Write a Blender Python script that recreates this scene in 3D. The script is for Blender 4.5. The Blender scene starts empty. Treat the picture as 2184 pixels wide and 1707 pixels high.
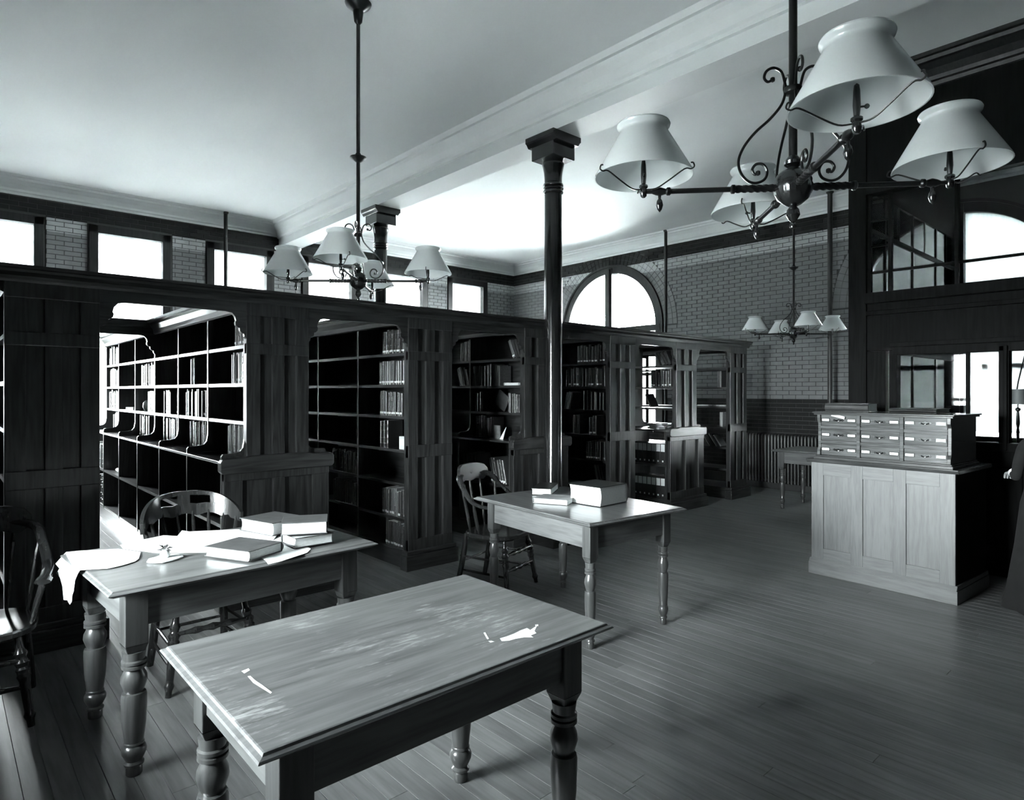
import bpy, math, random
from mathutils import Vector, Matrix
random.seed(7)
sc = bpy.context.scene
col = sc.collection
PI = math.pi

# ------------------------------------------------------------------ camera
FPX, CX, HY, CAMH, YAW = 1360.0, 1092.0, 835.0, 1.55, math.radians(48.0)
CA, SA = math.cos(YAW), math.sin(YAW)
cam = bpy.data.cameras.new('camera')
cam.sensor_width = 36.0
cam.lens = 36.0 * FPX / 2184.0
cam.shift_y = -(853.5 - HY) / 2184.0
cam.clip_start = 0.05
camo = bpy.data.objects.new('camera', cam)
col.objects.link(camo)
camo.location = (0, 0, CAMH)
camo.rotation_euler = (PI / 2, 0, YAW - PI / 2)
sc.camera = camo

# ------------------------------------------------------------------ sky, daylight, exposure
SKY = 14.0
w = bpy.data.worlds.new('overcast_sky')
sc.world = w
w.use_nodes = True
bg = w.node_tree.nodes['Background']
bg.inputs[0].default_value = (0.95, 0.985, 1.0, 1)
bg.inputs[1].default_value = SKY
sc.view_settings.view_transform = 'Standard'
sc.view_settings.look = 'None'
sc.view_settings.gamma = 1.0
sc.view_settings.use_curve_mapping = False
sc.view_settings.exposure = 4.25
sc.cycles.use_denoising = True
sc.cycles.max_bounces = 10
sc.cycles.diffuse_bounces = 6
sc.cycles.glossy_bounces = 4
sc.cycles.transmission_bounces = 6
sc.cycles.transparent_max_bounces = 10
sc.cycles.sample_clamp_indirect = 12.0
sc.cycles.caustics_reflective = False
sc.cycles.caustics_refractive = False

def portal(name, loc, rot, sx, sy):
    l = bpy.data.lights.new(name, 'AREA')
    l.shape = 'RECTANGLE'; l.size = sx; l.size_y = sy
    l.cycles.is_portal = True
    o = bpy.data.objects.new(name, l)
    o.location = loc; o.rotation_euler = rot
    col.objects.link(o)

# room planes (metres): camera stands at the origin
YW, XE, CEIL = 11.15, 10.10, 4.50          # window wall, end wall, ceiling
XF, YR = -1.9, -1.9                        # walls behind the camera
SOFFIT, BEAMX = 4.11, 4.66
PX, PY = 6.60, 2.42                        # glazed office partition: its front plane and its return
BW_Y0, BW_Y1, BW_Z0, BW_Z1 = 1.95, 3.65, 0.45, 2.32   # window in the wall behind the camera
portal('window_daylight_end_wall', (XE + .30, 8.26, 2.45), (0, PI / 2, 0), 3.2, 2.5)
portal('window_daylight_office', (XE + .30, 2.35, 2.45), (0, PI / 2, 0), 3.2, 2.5)
portal('window_daylight_front_wall', (XF - .30, (BW_Y0 + BW_Y1) / 2, (BW_Z0 + BW_Z1) / 2), (0, -PI / 2, 0), BW_Z1 - BW_Z0 + .1, BW_Y1 - BW_Y0 + .1)

for x_ in (.57,): portal('window_daylight_left_wall', (x_, YW + .30, 1.55), (PI / 2, 0, PI), .96, 1.25)

# ------------------------------------------------------------------ pixel helpers (direction only; the distance is the plane touched)
def ray(px, py):
    l = (px - CX) / FPX
    return (CA + SA * l, SA - CA * l, (HY - py) / FPX)
def onZ(px, py, z):
    r = ray(px, py); t = (z - CAMH) / r[2]
    return Vector((r[0] * t, r[1] * t, z))
def onX(px, py, x):
    r = ray(px, py); t = x / r[0]
    return Vector((x, r[1] * t, CAMH + r[2] * t))

# ------------------------------------------------------------------ materials
MATS = {}
def mat(name, rgb, rough=.5, metal=0., coat=0., spec=.5):
    if name in MATS: return MATS[name]
    m = bpy.data.materials.new(name); m.use_nodes = True
    b = m.node_tree.nodes['Principled BSDF']
    b.inputs['Base Color'].default_value = (*rgb, 1)
    b.inputs['Roughness'].default_value = rough
    b.inputs['Metallic'].default_value = metal
    b.inputs['Coat Weight'].default_value = coat
    b.inputs['Coat Roughness'].default_value = rough * .55
    b.inputs['Specular IOR Level'].default_value = spec
    MATS[name] = m
    return m
def g(v, t=1.0):
    return (v * .965, v * 1.0, v * 1.0)
def nodes(m):
    return m.node_tree.nodes, m.node_tree.links, m.node_tree.nodes['Principled BSDF']
def wood(name, dark, light, axis='z', rough=.4, scale=1.0, coat=.0, bump=.08, ring=7.0, vary=0.0, spec=.5):
    m = mat(name, g(light), rough, 0, coat, spec)
    n, l, b = nodes(m)
    tc = n.new('ShaderNodeTexCoord'); mp = n.new('ShaderNodeMapping')
    s = [14 * scale] * 3; s['xyz'.index(axis)] = 1.1 * scale
    mp.inputs['Scale'].default_value = s
    l.new(tc.outputs['Object'], mp.inputs[0])
    oi = n.new('ShaderNodeObjectInfo')
    vm = n.new('ShaderNodeVectorMath'); vm.operation = 'ADD'
    sc_ = n.new('ShaderNodeVectorMath'); sc_.operation = 'SCALE'; sc_.inputs['Scale'].default_value = 37.0
    cmb = n.new('ShaderNodeCombineXYZ')
    for k in range(3): l.new(oi.outputs['Random'], cmb.inputs[k])
    l.new(cmb.outputs[0], sc_.inputs[0]); l.new(mp.outputs[0], vm.inputs[0]); l.new(sc_.outputs[0], vm.inputs[1])
    ns = n.new('ShaderNodeTexNoise'); ns.inputs['Scale'].default_value = .55; ns.inputs['Detail'].default_value = 3
    l.new(vm.outputs[0], ns.inputs['Vector'])
    mu = n.new('ShaderNodeMath'); mu.operation = 'MULTIPLY'; mu.inputs[1].default_value = ring
    fr = n.new('ShaderNodeMath'); fr.operation = 'PINGPONG'; fr.inputs[1].default_value = .5
    l.new(ns.outputs[0], mu.inputs[0]); l.new(mu.outputs[0], fr.inputs[0])
    n2 = n.new('ShaderNodeTexNoise'); n2.inputs['Scale'].default_value = 5; n2.inputs['Detail'].default_value = 4
    l.new(vm.outputs[0], n2.inputs['Vector'])
    mx = n.new('ShaderNodeMath'); mx.operation = 'ADD'; l.new(fr.outputs[0], mx.inputs[0]); l.new(n2.outputs[0], mx.inputs[1])
    cr = n.new('ShaderNodeValToRGB')
    cr.color_ramp.elements[0].position = .38; cr.color_ramp.elements[1].position = 1.0
    cr.color_ramp.elements[0].color = (*g(dark), 1); cr.color_ramp.elements[1].color = (*g(light), 1)
    l.new(mx.outputs[0], cr.inputs[0])
    out = cr.outputs[0]
    if vary:
        hs = n.new('ShaderNodeHueSaturation')
        mr = n.new('ShaderNodeMapRange'); mr.inputs['To Min'].default_value = 1 - vary; mr.inputs['To Max'].default_value = 1 + vary
        l.new(oi.outputs['Random'], mr.inputs[0]); l.new(mr.outputs[0], hs.inputs['Value']); l.new(out, hs.inputs['Color'])
        out = hs.outputs[0]
    l.new(out, b.inputs['Base Color'])
    bp = n.new('ShaderNodeBump'); bp.inputs['Strength'].default_value = bump; bp.inputs['Distance'].default_value = .004
    l.new(mx.outputs[0], bp.inputs['Height']); l.new(bp.outputs[0], b.inputs['Normal'])
    return m
def mottled(name, lo, hi, scale=3.0, rough=.6, stretch=(1, 1, 1), bump=0.0, detail=4, coat=0.0):
    m = mat(name, g(hi), rough, 0, coat)
    n, l, b = nodes(m)
    tc = n.new('ShaderNodeTexCoord'); mp = n.new('ShaderNodeMapping'); mp.inputs['Scale'].default_value = stretch
    ns = n.new('ShaderNodeTexNoise'); ns.inputs['Scale'].default_value = scale; ns.inputs['Detail'].default_value = detail
    cr = n.new('ShaderNodeValToRGB')
    cr.color_ramp.elements[0].position = .3; cr.color_ramp.elements[1].position = .7
    cr.color_ramp.elements[0].color = (*g(lo), 1); cr.color_ramp.elements[1].color = (*g(hi), 1)
    l.new(tc.outputs['Object'], mp.inputs[0]); l.new(mp.outputs[0], ns.inputs['Vector'])
    l.new(ns.outputs[0], cr.inputs[0]); l.new(cr.outputs[0], b.inputs['Base Color'])
    if bump:
        bp = n.new('ShaderNodeBump'); bp.inputs['Strength'].default_value = bump; bp.inputs['Distance'].default_value = .01
        l.new(ns.outputs[0], bp.inputs['Height']); l.new(bp.outputs[0], b.inputs['Normal'])
    return m

STACK_Z = wood('stained_ash_upright', .010, .036, 'z', .34, 1.0, .15, .15, 9)
STACK_Y = wood('stained_ash_long', .010, .036, 'y', .34, 1.0, .15, .12, 9)
STACK_X = wood('stained_ash_across', .010, .036, 'x', .34, 1.0, .15, .12, 9)
COLM = wood('varnished_column', .008, .022, 'z', .16, 1.2, .6, .10, 8)
TABLE_X = wood('table_wood_x', .075, .14, 'x', .36, 1.3, .15, .06, 5, 0)
TABLE_Y = wood('table_wood_y', .075, .14, 'y', .28, 1.3, .2, .06, 5, 0)
TABLE_Z = wood('table_wood_z', .04, .075, 'z', .30, 1.3, .4, .06, 5)
OAK_Z = wood('light_oak_upright', .115, .16, 'z', .42, 2.2, .1, .05, 4)
OAK_Y = wood('light_oak_across', .115, .16, 'y', .42, 2.2, .1, .05, 4)
CAT_Y = wood('catalogue_oak', .06, .14, 'y', .16, 1.5, .8, .06, 6)
CHAIR = wood('chair_wood', .009, .024, 'z', .26, 1.3, .4, .05, 6)
FLOORM = wood('floor_board', .10, .165, 'y', .42, 1.0, .08, .08, 6, .14)
PLASTER = mottled('ceiling_plaster', .70, .80, .7, .8, (1, .35, 1))
MOULD = mat('painted_moulding', g(.70), .55)
IRON = mat('dark_bronze', g(.035), .30, .75)
BRASS = mat('polished_bronze', g(.10), .20, .9)
FRAME = wood('window_frame_wood', .008, .018, 'z', .45, 1, .0, .06, spec=.3)
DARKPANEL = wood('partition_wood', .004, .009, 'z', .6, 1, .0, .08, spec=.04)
SLOTM = mat('recess_shadow_gap', g(.012), .8)
PAPER = mottled('white_paper', .78, .86, 6, .8)
PAGES = mottled('page_edges', .58, .74, 60, .85, (1, 1, 6))
RADM = mat('radiator_paint', g(.045), .40, .3)
PIPEM = mat('pipe_paint', g(.035), .4, .4)
LABELM = mat('paper_label', g(.70), .7)
GREYBOARD = mottled('grey_board', .10, .16, 20, .7)

def brick_paint():
    m = mat('painted_brick', g(.16), .75, spec=.25)
    n, l, b = nodes(m)
    ge = n.new('ShaderNodeNewGeometry'); sx = n.new('ShaderNodeSeparateXYZ')
    l.new(ge.outputs['Position'], sx.inputs[0])
    mr = n.new('ShaderNodeMath'); mr.operation = 'DIVIDE'; mr.inputs[1].default_value = 5.0
    l.new(sx.outputs['Z'], mr.inputs[0])
    cr = n.new('ShaderNodeValToRGB'); cr.color_ramp.interpolation = 'CONSTANT'
    e = cr.color_ramp.elements
    e[0].position = 0; e[0].color = (*g(.012), 1)
    e[1].position = 1.41 / 5; e[1].color = (*g(.21), 1)
    a = e.new(3.815 / 5); a.color = (*g(.46), 1)
    a = e.new(4.015 / 5); a.color = (*g(.016), 1)
    l.new(mr.outputs[0], cr.inputs[0])
    ns = n.new('ShaderNodeTexNoise'); ns.inputs['Scale'].default_value = 9; ns.inputs['Detail'].default_value = 5
    mx = n.new('ShaderNodeMix'); mx.data_type = 'RGBA'; mx.blend_type = 'MULTIPLY'; mx.inputs['Factor'].default_value = .35
    l.new(ge.outputs['Position'], ns.inputs['Vector']); l.new(cr.outputs[0], mx.inputs[6]); l.new(ns.outputs[0], mx.inputs[7])
    l.new(mx.outputs[2], b.inputs['Base Color'])
    return m
BRICK = brick_paint()

def glass_mat():
    m = bpy.data.materials.new('window_glass'); m.use_nodes = True
    n, l = m.node_tree.nodes, m.node_tree.links
    n.remove(n['Principled BSDF'])
    t = n.new('ShaderNodeBsdfTransparent'); t.inputs[0].default_value = (.93, .95, .95, 1)
    gl = n.new('ShaderNodeBsdfGlossy'); gl.inputs['Roughness'].default_value = .02
    mx = n.new('ShaderNodeMixShader')
    fr = n.new('ShaderNodeFresnel'); fr.inputs[0].default_value = 1.22
    l.new(fr.outputs[0], mx.inputs[0]); l.new(t.outputs[0], mx.inputs[1]); l.new(gl.outputs[0], mx.inputs[2])
    l.new(mx.outputs[0], n['Material Output'].inputs[0])
    return m
GLASS = glass_mat()
def cloth_mat(name, v, tr, weave=120.):
    m = bpy.data.materials.new(name); m.use_nodes = True
    n, l = m.node_tree.nodes, m.node_tree.links
    n.remove(n['Principled BSDF'])
    d = n.new('ShaderNodeBsdfDiffuse'); t = n.new('ShaderNodeBsdfTranslucent'); mx = n.new('ShaderNodeMixShader')
    tc = n.new('ShaderNodeTexCoord'); mp = n.new('ShaderNodeMapping'); mp.inputs['Scale'].default_value = (9, 9, .8)
    ns = n.new('ShaderNodeTexNoise'); ns.inputs['Scale'].default_value = 4; ns.inputs['Detail'].default_value = 5
    cr = n.new('ShaderNodeValToRGB')
    cr.color_ramp.elements[0].position = .25; cr.color_ramp.elements[1].position = .75
    cr.color_ramp.elements[0].color = (*g(v * .80), 1); cr.color_ramp.elements[1].color = (*g(v), 1)
    l.new(tc.outputs['Object'], mp.inputs[0]); l.new(mp.outputs[0], ns.inputs['Vector']); l.new(ns.outputs[0], cr.inputs[0])
    l.new(cr.outputs[0], d.inputs[0]); l.new(cr.outputs[0], t.inputs[0])
    mx.inputs[0].default_value = tr
    l.new(d.outputs[0], mx.inputs[1]); l.new(t.outputs[0], mx.inputs[2]); l.new(mx.outputs[0], n['Material Output'].inputs[0])
    return m
SHADE = cloth_mat('linen_roller_shade', .32, .5)
def opal_mat():
    m = mat('opal_glass', g(.80), .12, 0, .3)
    n, l, b = nodes(m)
    t = n.new('ShaderNodeBsdfTranslucent'); t.inputs[0].default_value = (.80, .83, .83, 1)
    mx = n.new('ShaderNodeMixShader'); mx.inputs[0].default_value = .30
    l.new(b.outputs[0], mx.inputs[1]); l.new(t.outputs[0], mx.inputs[2]); l.new(mx.outputs[0], n['Material Output'].inputs[0])
    return m
OPAL = opal_mat()

# ------------------------------------------------------------------ mesh builder
class MB:
    def __init__(s): s.v = []; s.f = []
    def add(s, vs, fs):
        o = len(s.v); s.v += [tuple(v) for v in vs]; s.f += [tuple(i + o for i in f) for f in fs]; return s
    def box(s, x0, x1, y0, y1, z0, z1):
        return s.add([(x0, y0, z0), (x1, y0, z0), (x1, y1, z0), (x0, y1, z0), (x0, y0, z1), (x1, y0, z1), (x1, y1, z1), (x0, y1, z1)],
                     [(3, 2, 1, 0), (4, 5, 6, 7), (0, 1, 5, 4), (1, 2, 6, 5), (2, 3, 7, 6), (3, 0, 4, 7)])
    def lathe(s, prof, seg=20, c=(0, 0, 0), axis='z', caps=True, mod=None):
        vs = []
        for (r, z) in prof:
            for k in range(seg):
                a = 2 * PI * k / seg
                rr = r * (mod(a, z) if mod else 1)
                p = (rr * math.cos(a), rr * math.sin(a), z)
                if axis == 'x': p = (z, p[0], p[1])
                if axis == 'y': p = (p[1], z, p[0])
                vs.append((p[0] + c[0], p[1] + c[1], p[2] + c[2]))
        fs = []
        for i in range(len(prof) - 1):
            for k in range(seg):
                k2 = (k + 1) % seg
                fs.append((i * seg + k, i * seg + k2, (i + 1) * seg + k2, (i + 1) * seg + k))
        if caps:
            fs.append(tuple(reversed(range(seg))))
            fs.append(tuple(range((len(prof) - 1) * seg, len(prof) * seg)))
        return s.add(vs, fs)
    def tube(s, pts, r, seg=8, cap=True, rfun=None):
        pts = [Vector(p) for p in pts]; n = len(pts); vs = []; up = Vector((0, 0, 1))
        t0 = (pts[1] - pts[0]).normalized()
        nrm = t0.orthogonal().normalized()
        for i, p in enumerate(pts):
            t = (pts[min(i + 1, n - 1)] - pts[max(i - 1, 0)])
            if t.length < 1e-9: t = t0
            t.normalize()
            nrm = (nrm - t * nrm.dot(t))
            if nrm.length < 1e-6: nrm = t.orthogonal()
            nrm.normalize(); b = t.cross(nrm)
            rr = (r[i] if isinstance(r, (list, tuple)) else r)
            if rfun: rr *= rfun(i / (n - 1))
            for k in range(seg):
                a = 2 * PI * k / seg
                vs.append(p + (nrm * math.cos(a) + b * math.sin(a)) * rr)
        fs = []
        for i in range(n - 1):
            for k in range(seg):
                k2 = (k + 1) % seg
                fs.append((i * seg + k, i * seg + k2, (i + 1) * seg + k2, (i + 1) * seg + k))
        if cap:
            fs.append(tuple(reversed(range(seg)))); fs.append(tuple(range((n - 1) * seg, n * seg)))
        return s.add(vs, fs)
    def prism(s, poly, fn0, fn1):
        n = len(poly)
        vs = [fn0(*p) for p in poly] + [fn1(*p) for p in poly]
        fs = [tuple(range(n)), tuple(reversed(range(n, 2 * n)))]
        for i in range(n):
            j = (i + 1) % n
            fs.append((j, i, n + i, n + j))
        return s.add(vs, fs)
    def build(s, name, m, parent=None, smooth=False, bevel=0.0, loc=None, rot=None):
        me = mesh(s, name, m, smooth)
        o = bpy.data.objects.new(name, me); col.objects.link(o)
        if parent: o.parent = parent
        if loc: o.location = loc
        if rot: o.rotation_euler = rot
        if bevel:
            b = o.modifiers.new('edge', 'BEVEL'); b.width = bevel; b.segments = 2; b.limit_method = 'ANGLE'
        return o
def mesh(mb, name, m, smooth=False):
    me = bpy.data.meshes.new(name); me.from_pydata(mb.v, [], mb.f)
    import bmesh
    bm = bmesh.new(); bm.from_mesh(me); bmesh.ops.recalc_face_normals(bm, faces=bm.faces); bm.to_mesh(me); bm.free()
    if m: me.materials.append(m)
    if smooth:
        for p in me.polygons: p.use_smooth = True
        try: me.set_sharp_from_angle(angle=math.radians(38))
        except Exception: pass
    return me
def inst(name, me, parent, loc=(0, 0, 0), rot=None, scale=None):
    o = bpy.data.objects.new(name, me); col.objects.link(o); o.parent = parent; o.location = loc
    if rot: o.rotation_euler = rot
    if scale: o.scale = scale
    return o
def thing(name, label, cat, loc=(0, 0, 0), rz=0, group=None):
    o = bpy.data.objects.new(name, None); col.objects.link(o)
    o.empty_display_size = .1
    o.location = loc; o.rotation_euler = (0, 0, rz)
    return tag(o, label, cat, group)
def tag(o, label, cat, group=None):
    o['label'] = label; o['category'] = cat
    if group: o['group'] = group
    return o
def struct(o, label=None):
    o['kind'] = 'structure'
    if label: o['label'] = label
    return o
def dup(root, loc=None, rz=None, label=None, group=None):
    r = root.copy(); col.objects.link(r)
    if loc is not None: r.location = loc
    if rz is not None: r.rotation_euler = (0, 0, rz)
    if label: r['label'] = label
    if group: r['group'] = group
    for ch in list(root.children):
        c = ch.copy(); col.objects.link(c); c.parent = r
        for gch in list(ch.children):
            d = gch.copy(); col.objects.link(d); d.parent = c
    return r
def smoothpath(pts, k=6):
    P = [Vector(p) for p in pts]; out = []
    for i in range(len(P) - 1):
        p0 = P[max(i - 1, 0)]; p1 = P[i]; p2 = P[i + 1]; p3 = P[min(i + 2, len(P) - 1)]
        for j in range(k):
            t = j / k
            out.append(.5 * ((2 * p1) + (p2 - p0) * t + (2 * p0 - 5 * p1 + 4 * p2 - p3) * t * t + (3 * p1 - p0 - 3 * p2 + p3) * t ** 3))
    out.append(P[-1]); return out

# ================================================================== THE SETTING
# ---- floor with boards running away to the window wall
slab = struct(MB().box(XF - .2, XE + .5, YR - .2, YW + .4, -.12, -.018).build('floor', mat('floor_underlay', g(.03), .8)), 'worn varnished board floor')
PW = .0857
cand = []
nx = int((XE - XF) / PW)
for i in range(nx + 1):
    x0 = XF + i * PW
    y = YR - random.random() * 2.2
    while y < YW:
        L = random.choice((2.4, 3.0, 3.6, 4.2))
        a, b = max(y, YR), min(y + L, YW)
        if b - a > .05: cand.append((x0, a, b))
        y += L
def board_view(c):
    x, a, b = c[0] + PW / 2, c[1], c[2]
    best = 0
    for k in range(9):
        yy = a + (b - a) * k / 8
        d = x * CA + yy * SA
        if d < 1.6: continue
        px = CX + FPX * (x * SA - yy * CA) / d; py = HY + FPX * CAMH / d
        if -20 < px < 2200 and py < 1730 and yy < 4.75: best += 1 / d
    return best * (b - a)
cand.sort(key=board_view, reverse=True)
def plank_mb(mb, x0, x1, a, b):
    e = .0006; c = .0010
    x0 += e; x1 -= e; a += e; b -= e
    return mb.add([(x0, a, -.018), (x1, a, -.018), (x1, b, -.018), (x0, b, -.018), (x0, a, -c), (x1, a, -c), (x1, b, -c), (x0, b, -c),
                   (x0 + c, a + c, 0), (x1 - c, a + c, 0), (x1 - c, b - c, 0), (x0 + c, b - c, 0)],
                  [(0, 1, 5, 4), (1, 2, 6, 5), (2, 3, 7, 6), (3, 0, 4, 7), (4, 5, 9, 8), (5, 6, 10, 9), (6, 7, 11, 10), (7, 4, 8, 11), (8, 9, 10, 11)])
plank_cache = {}
for (x0, a, b) in cand[:290]:
    key = round(b - a, 3)
    if key not in plank_cache:
        plank_cache[key] = mesh(plank_mb(MB(), 0, PW, 0, b - a), 'plank', FLOORM)
    inst('plank', plank_cache[key], slab, (x0, a, 0))
mb = MB()
for (x0, a, b) in cand[290:]: plank_mb(mb, x0, x0 + PW, a, b)
o = mb.build('plank_field', FLOORM, slab); o['kind'] = 'stuff'

# ---- ceiling, beam, mouldings
ceil = struct(MB().box(XF - .2, XE + .5, YR - .2, YW + .4, CEIL, CEIL + .2).build('ceiling', PLASTER), 'pale plaster ceiling')
hw = .18
prof = [(-hw, SOFFIT), (hw, SOFFIT), (hw, 4.24), (hw + .025, 4.25), (hw + .03, 4.28), (hw + .05, 4.30), (hw + .08, 4.36), (hw + .13, 4.42), (hw + .14, 4.45), (hw + .17, 4.455), (hw + .20, 4.50)]
prof = prof + [(-x, z) for x, z in reversed(prof)][:-2]
mb = MB()
mb.prism(prof, lambda x, z: (BEAMX + x, YR, z), lambda x, z: (BEAMX + x, YW, z))
o = mb.build('beam', MOULD, ceil); o['label'] = 'plaster-cased ceiling beam with moulded edges'
cor = [(0, 4.27), (.02, 4.27), (.03, 4.30), (.05, 4.31), (.06, 4.34), (.10, 4.39), (.15, 4.43), (.17, 4.44), (.18, 4.47), (.21, 4.475), (.23, 4.50), (0, 4.50)]
struct(MB().prism(cor, lambda y, z: (XF, YW - y, z), lambda y, z: (XE, YW - y, z)).build('trim_1', MOULD), 'pale cornice along the window wall')
struct(MB().prism(cor, lambda x, z: (XE - x, YR, z), lambda x, z: (XE - x, YW, z)).build('trim_2', MOULD), 'pale cornice along the end wall')
struct(MB().prism(cor, lambda x, z: (PX - x, YR, z), lambda x, z: (PX - x, PY, z)).build('trim_3', FRAME), 'dark cornice above the office partition')

# ---- window wall (far left), six windows with linen shades
T = .36
WX = [.09 + 1.63 * i for i in range(6)]; WW = .96; WZ0, WZ1 = .95, 3.95
mb = MB()
xs = [XF] + [v for x in WX for v in (x, x + WW)] + [XE + T]
for i in range(0, len(xs), 2): mb.box(xs[i], xs[i + 1], YW, YW + T, 0, CEIL)
for x in WX:
    mb.box(x, x + WW, YW, YW + T, 0, WZ0); mb.box(x, x + WW, YW, YW + T, WZ1, CEIL)
MORTAR = mat('brick_joint', g(.065), .9, spec=.1)
wall_l = struct(mb.build('wall_left', MORTAR), 'painted brick window wall with dark frieze')
BH, BL, J = .0677, .208, .009
def brick_rows(boxes_ok, u0, u1, z0, z1):
    out = []; r = 0; z = z0
    while z < z1 - .01:
        u = u0 - (BL / 2 if r % 2 else 0)
        while u < u1:
            a, b = max(u + J / 2, u0), min(u + BL - J / 2, u1)
            if b - a > .03:
                for (p, q) in boxes_ok(a, b, z + J / 2, z + BH - J / 2): out.append((p, q, z + J / 2, z + BH - J / 2))
            u += BL
        z += BH; r += 1
    return out
def ok_left(a, b, z0, z1):
    segs = [(a, b)]
    if z1 > WZ0 - .04 and z0 < WZ1 + .06:
        for x in WX:
            lo, hi = x - .09, x + WW + .09
            n_ = []
            for (p, q) in segs:
                if q <= lo or p >= hi: n_.append((p, q)); continue
                if p < lo: n_.append((p, lo))
                if q > hi: n_.append((hi, q))
            segs = n_
    return [s_ for s_ in segs if s_[1] - s_[0] > .02]
mb = MB()
for (a, b, z0, z1) in brick_rows(ok_left, .0, XE, 1.41, 4.25): mb.box(a, b, YW - .010, YW, z0, z1)
o = mb.build('brick_field', BRICK, wall_l); o['kind'] = 'stuff'
def win_left(n, x):
    mb = MB(); y0, y1 = YW - .03, YW + .12
    for a, b in ((x - .07, x + .05), (x + WW - .05, x + WW + .07)): mb.box(a, b, y0, y1, WZ0, WZ1 + .06)
    mb.box(x - .07, x + WW + .07, y0, y1, WZ1 - .05, WZ1 + .07)
    mb.box(x - .10, x + WW + .10, y0 - .04, y1, WZ0 - .05, WZ0 + .03)
    mb.box(x, x + WW, y0, y1, 3.02, 3.26)
    fr = struct(mb.build('window_%d' % n, FRAME, bevel=.006), 'tall window with drawn linen shades')
    mb = MB()
    for z in (1.95, 2.2, 3.46, 3.66): mb.box(x, x + WW, YW + .16, YW + .19, z, z + .035)
    for z0, z1 in ((WZ0, 3.05), (3.2, WZ1)): mb.box(x + WW / 2 - .012, x + WW / 2 + .012, YW + .16, YW + .19, z0, z1)
    mb.build('sash', FRAME, fr)
    MB().box(x, x + WW, YW + .20, YW + .204, WZ0, WZ1).build('pane', GLASS, fr)
    for (z0, z1) in ((2.15 if n < 2 else 1.05, 3.02), (3.27, WZ1 - .04)):
        mb = MB(); k = 12; vs = []; fs = []
        for i in range(k + 1):
            for j in range(k + 1):
                xx = x + .05 + (WW - .10) * i / k; zz = z0 + (z1 - z0) * j / k
                vs.append((xx, YW + .09 + .006 * math.sin(i * 1.9 + n) + .004 * math.sin(j * 2.3 + n * 2), zz))
        for i in range(k):
            for j in range(k): fs.append((i * (k + 1) + j, (i + 1) * (k + 1) + j, (i + 1) * (k + 1) + j + 1, i * (k + 1) + j + 1))
        mb.add(vs, fs); o = mb.build('roller_shade', SHADE, fr, True)
        o['label'] = 'translucent linen shade'
for i, x in enumerate(WX): win_left(i + 1, x)

# ---- end wall with two tall arched windows
AR, ASPR, ASILL = 1.22, 2.80, .95
ACS = (2.35, 8.26)
mb = MB()
def endstrip(y0, y1, z0, z1): mb.box(XE, XE + T, y0, y1, z0, z1)
ys = [YR - .2, ACS[0] - AR, ACS[0] + AR, ACS[1] - AR, ACS[1] + AR, YW + T]
for i in range(0, 6, 2): endstrip(ys[i], ys[i + 1], 0, CEIL)
for c in ACS:
    endstrip(c - AR, c + AR, 0, ASILL)
    k = 40
    for i in range(k):
        a0, a1 = PI * i / k, PI * (i + 1) / k
        p = [(c + AR * math.cos(a0), ASPR + AR * math.sin(a0)), (c + AR * math.cos(a1), ASPR + AR * math.sin(a1))]
        mb.prism([p[0], p[1], (p[1][0], CEIL), (p[0][0], CEIL)], lambda y, z: (XE, y, z), lambda y, z: (XE + T, y, z))
wall_b = struct(mb.build('wall_back', MORTAR), 'painted brick end wall with dark frieze and dado')
RING = 3; RT = .098; R0 = AR + .075
def ok_end(a, b, z0, z1):
    segs = [(a, b)]
    for c in ACS:
        zt = (z0 + z1) / 2
        if zt < ASILL - .05: continue
        if zt <= ASPR: hwid = AR + .09
        else:
            R = R0 + RING * RT + .01; q = R * R - (zt - ASPR) ** 2
            if q <= 0: continue
            hwid = math.sqrt(q)
        lo, hi = c - hwid, c + hwid
        n_ = []
        for (p, q) in segs:
            if q <= lo or p >= hi: n_.append((p, q)); continue
            if p < lo: n_.append((p, lo))
            if q > hi: n_.append((hi, q))
        segs = n_
    return [s_ for s_ in segs if s_[1] - s_[0] > .02]
rows = brick_rows(ok_end, PY + .1, YW, .14, 4.26)
def brick_rank(r):
    y = (r[0] + r[1]) / 2; z = (r[2] + r[3]) / 2
    s_ = 1 / (XE * CA + y * SA)
    if z < 1.42 or z > 4.0 or y < 3.75: s_ *= .2
    if z < 2.45 and y > 5.5: s_ *= .2
    if abs(r[1] - r[0] - (BL - J)) > .01: s_ *= .4
    return s_
rows.sort(key=brick_rank, reverse=True)
bm_full = mesh(MB().box(-.010, 0, 0, BL - J, 0, BH - J), 'brick', BRICK)
nb = 0; rest = MB()
for r in rows:
    if nb < 290 and abs(r[1] - r[0] - (BL - J)) < .004:
        inst('brick', bm_full, wall_b, (XE, r[0], r[2])); nb += 1
    else: rest.box(XE - .010, XE, *r)
o = rest.build('brick_field', BRICK, wall_b); o['kind'] = 'stuff'
nv = 46
for rr in range(RING):
    ra, rb = R0 + rr * RT + .003, R0 + (rr + 1) * RT - .003
    da = PI / nv; gap = .003 / ra
    pol = [(ra * math.cos(gap), ra * math.sin(gap)), (rb * math.cos(gap), rb * math.sin(gap)), (rb * math.cos(da - gap), rb * math.sin(da - gap)), (ra * math.cos(da - gap), ra * math.sin(da - gap))]
    vm = mesh(MB().prism(pol, lambda y, z: (-.011, y, z), lambda y, z: (0, y, z)), 'arch_brick', BRICK)
    for k in range(nv):
        inst('arch_brick', vm, wall_b, (XE, ACS[1], ASPR), (da * k, 0, 0))
        if math.cos(da * (k + 1)) * rb > PY + .06 - ACS[0]: inst('arch_brick', vm, wall_b, (XE, ACS[0], ASPR), (da * k, 0, 0))
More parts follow.
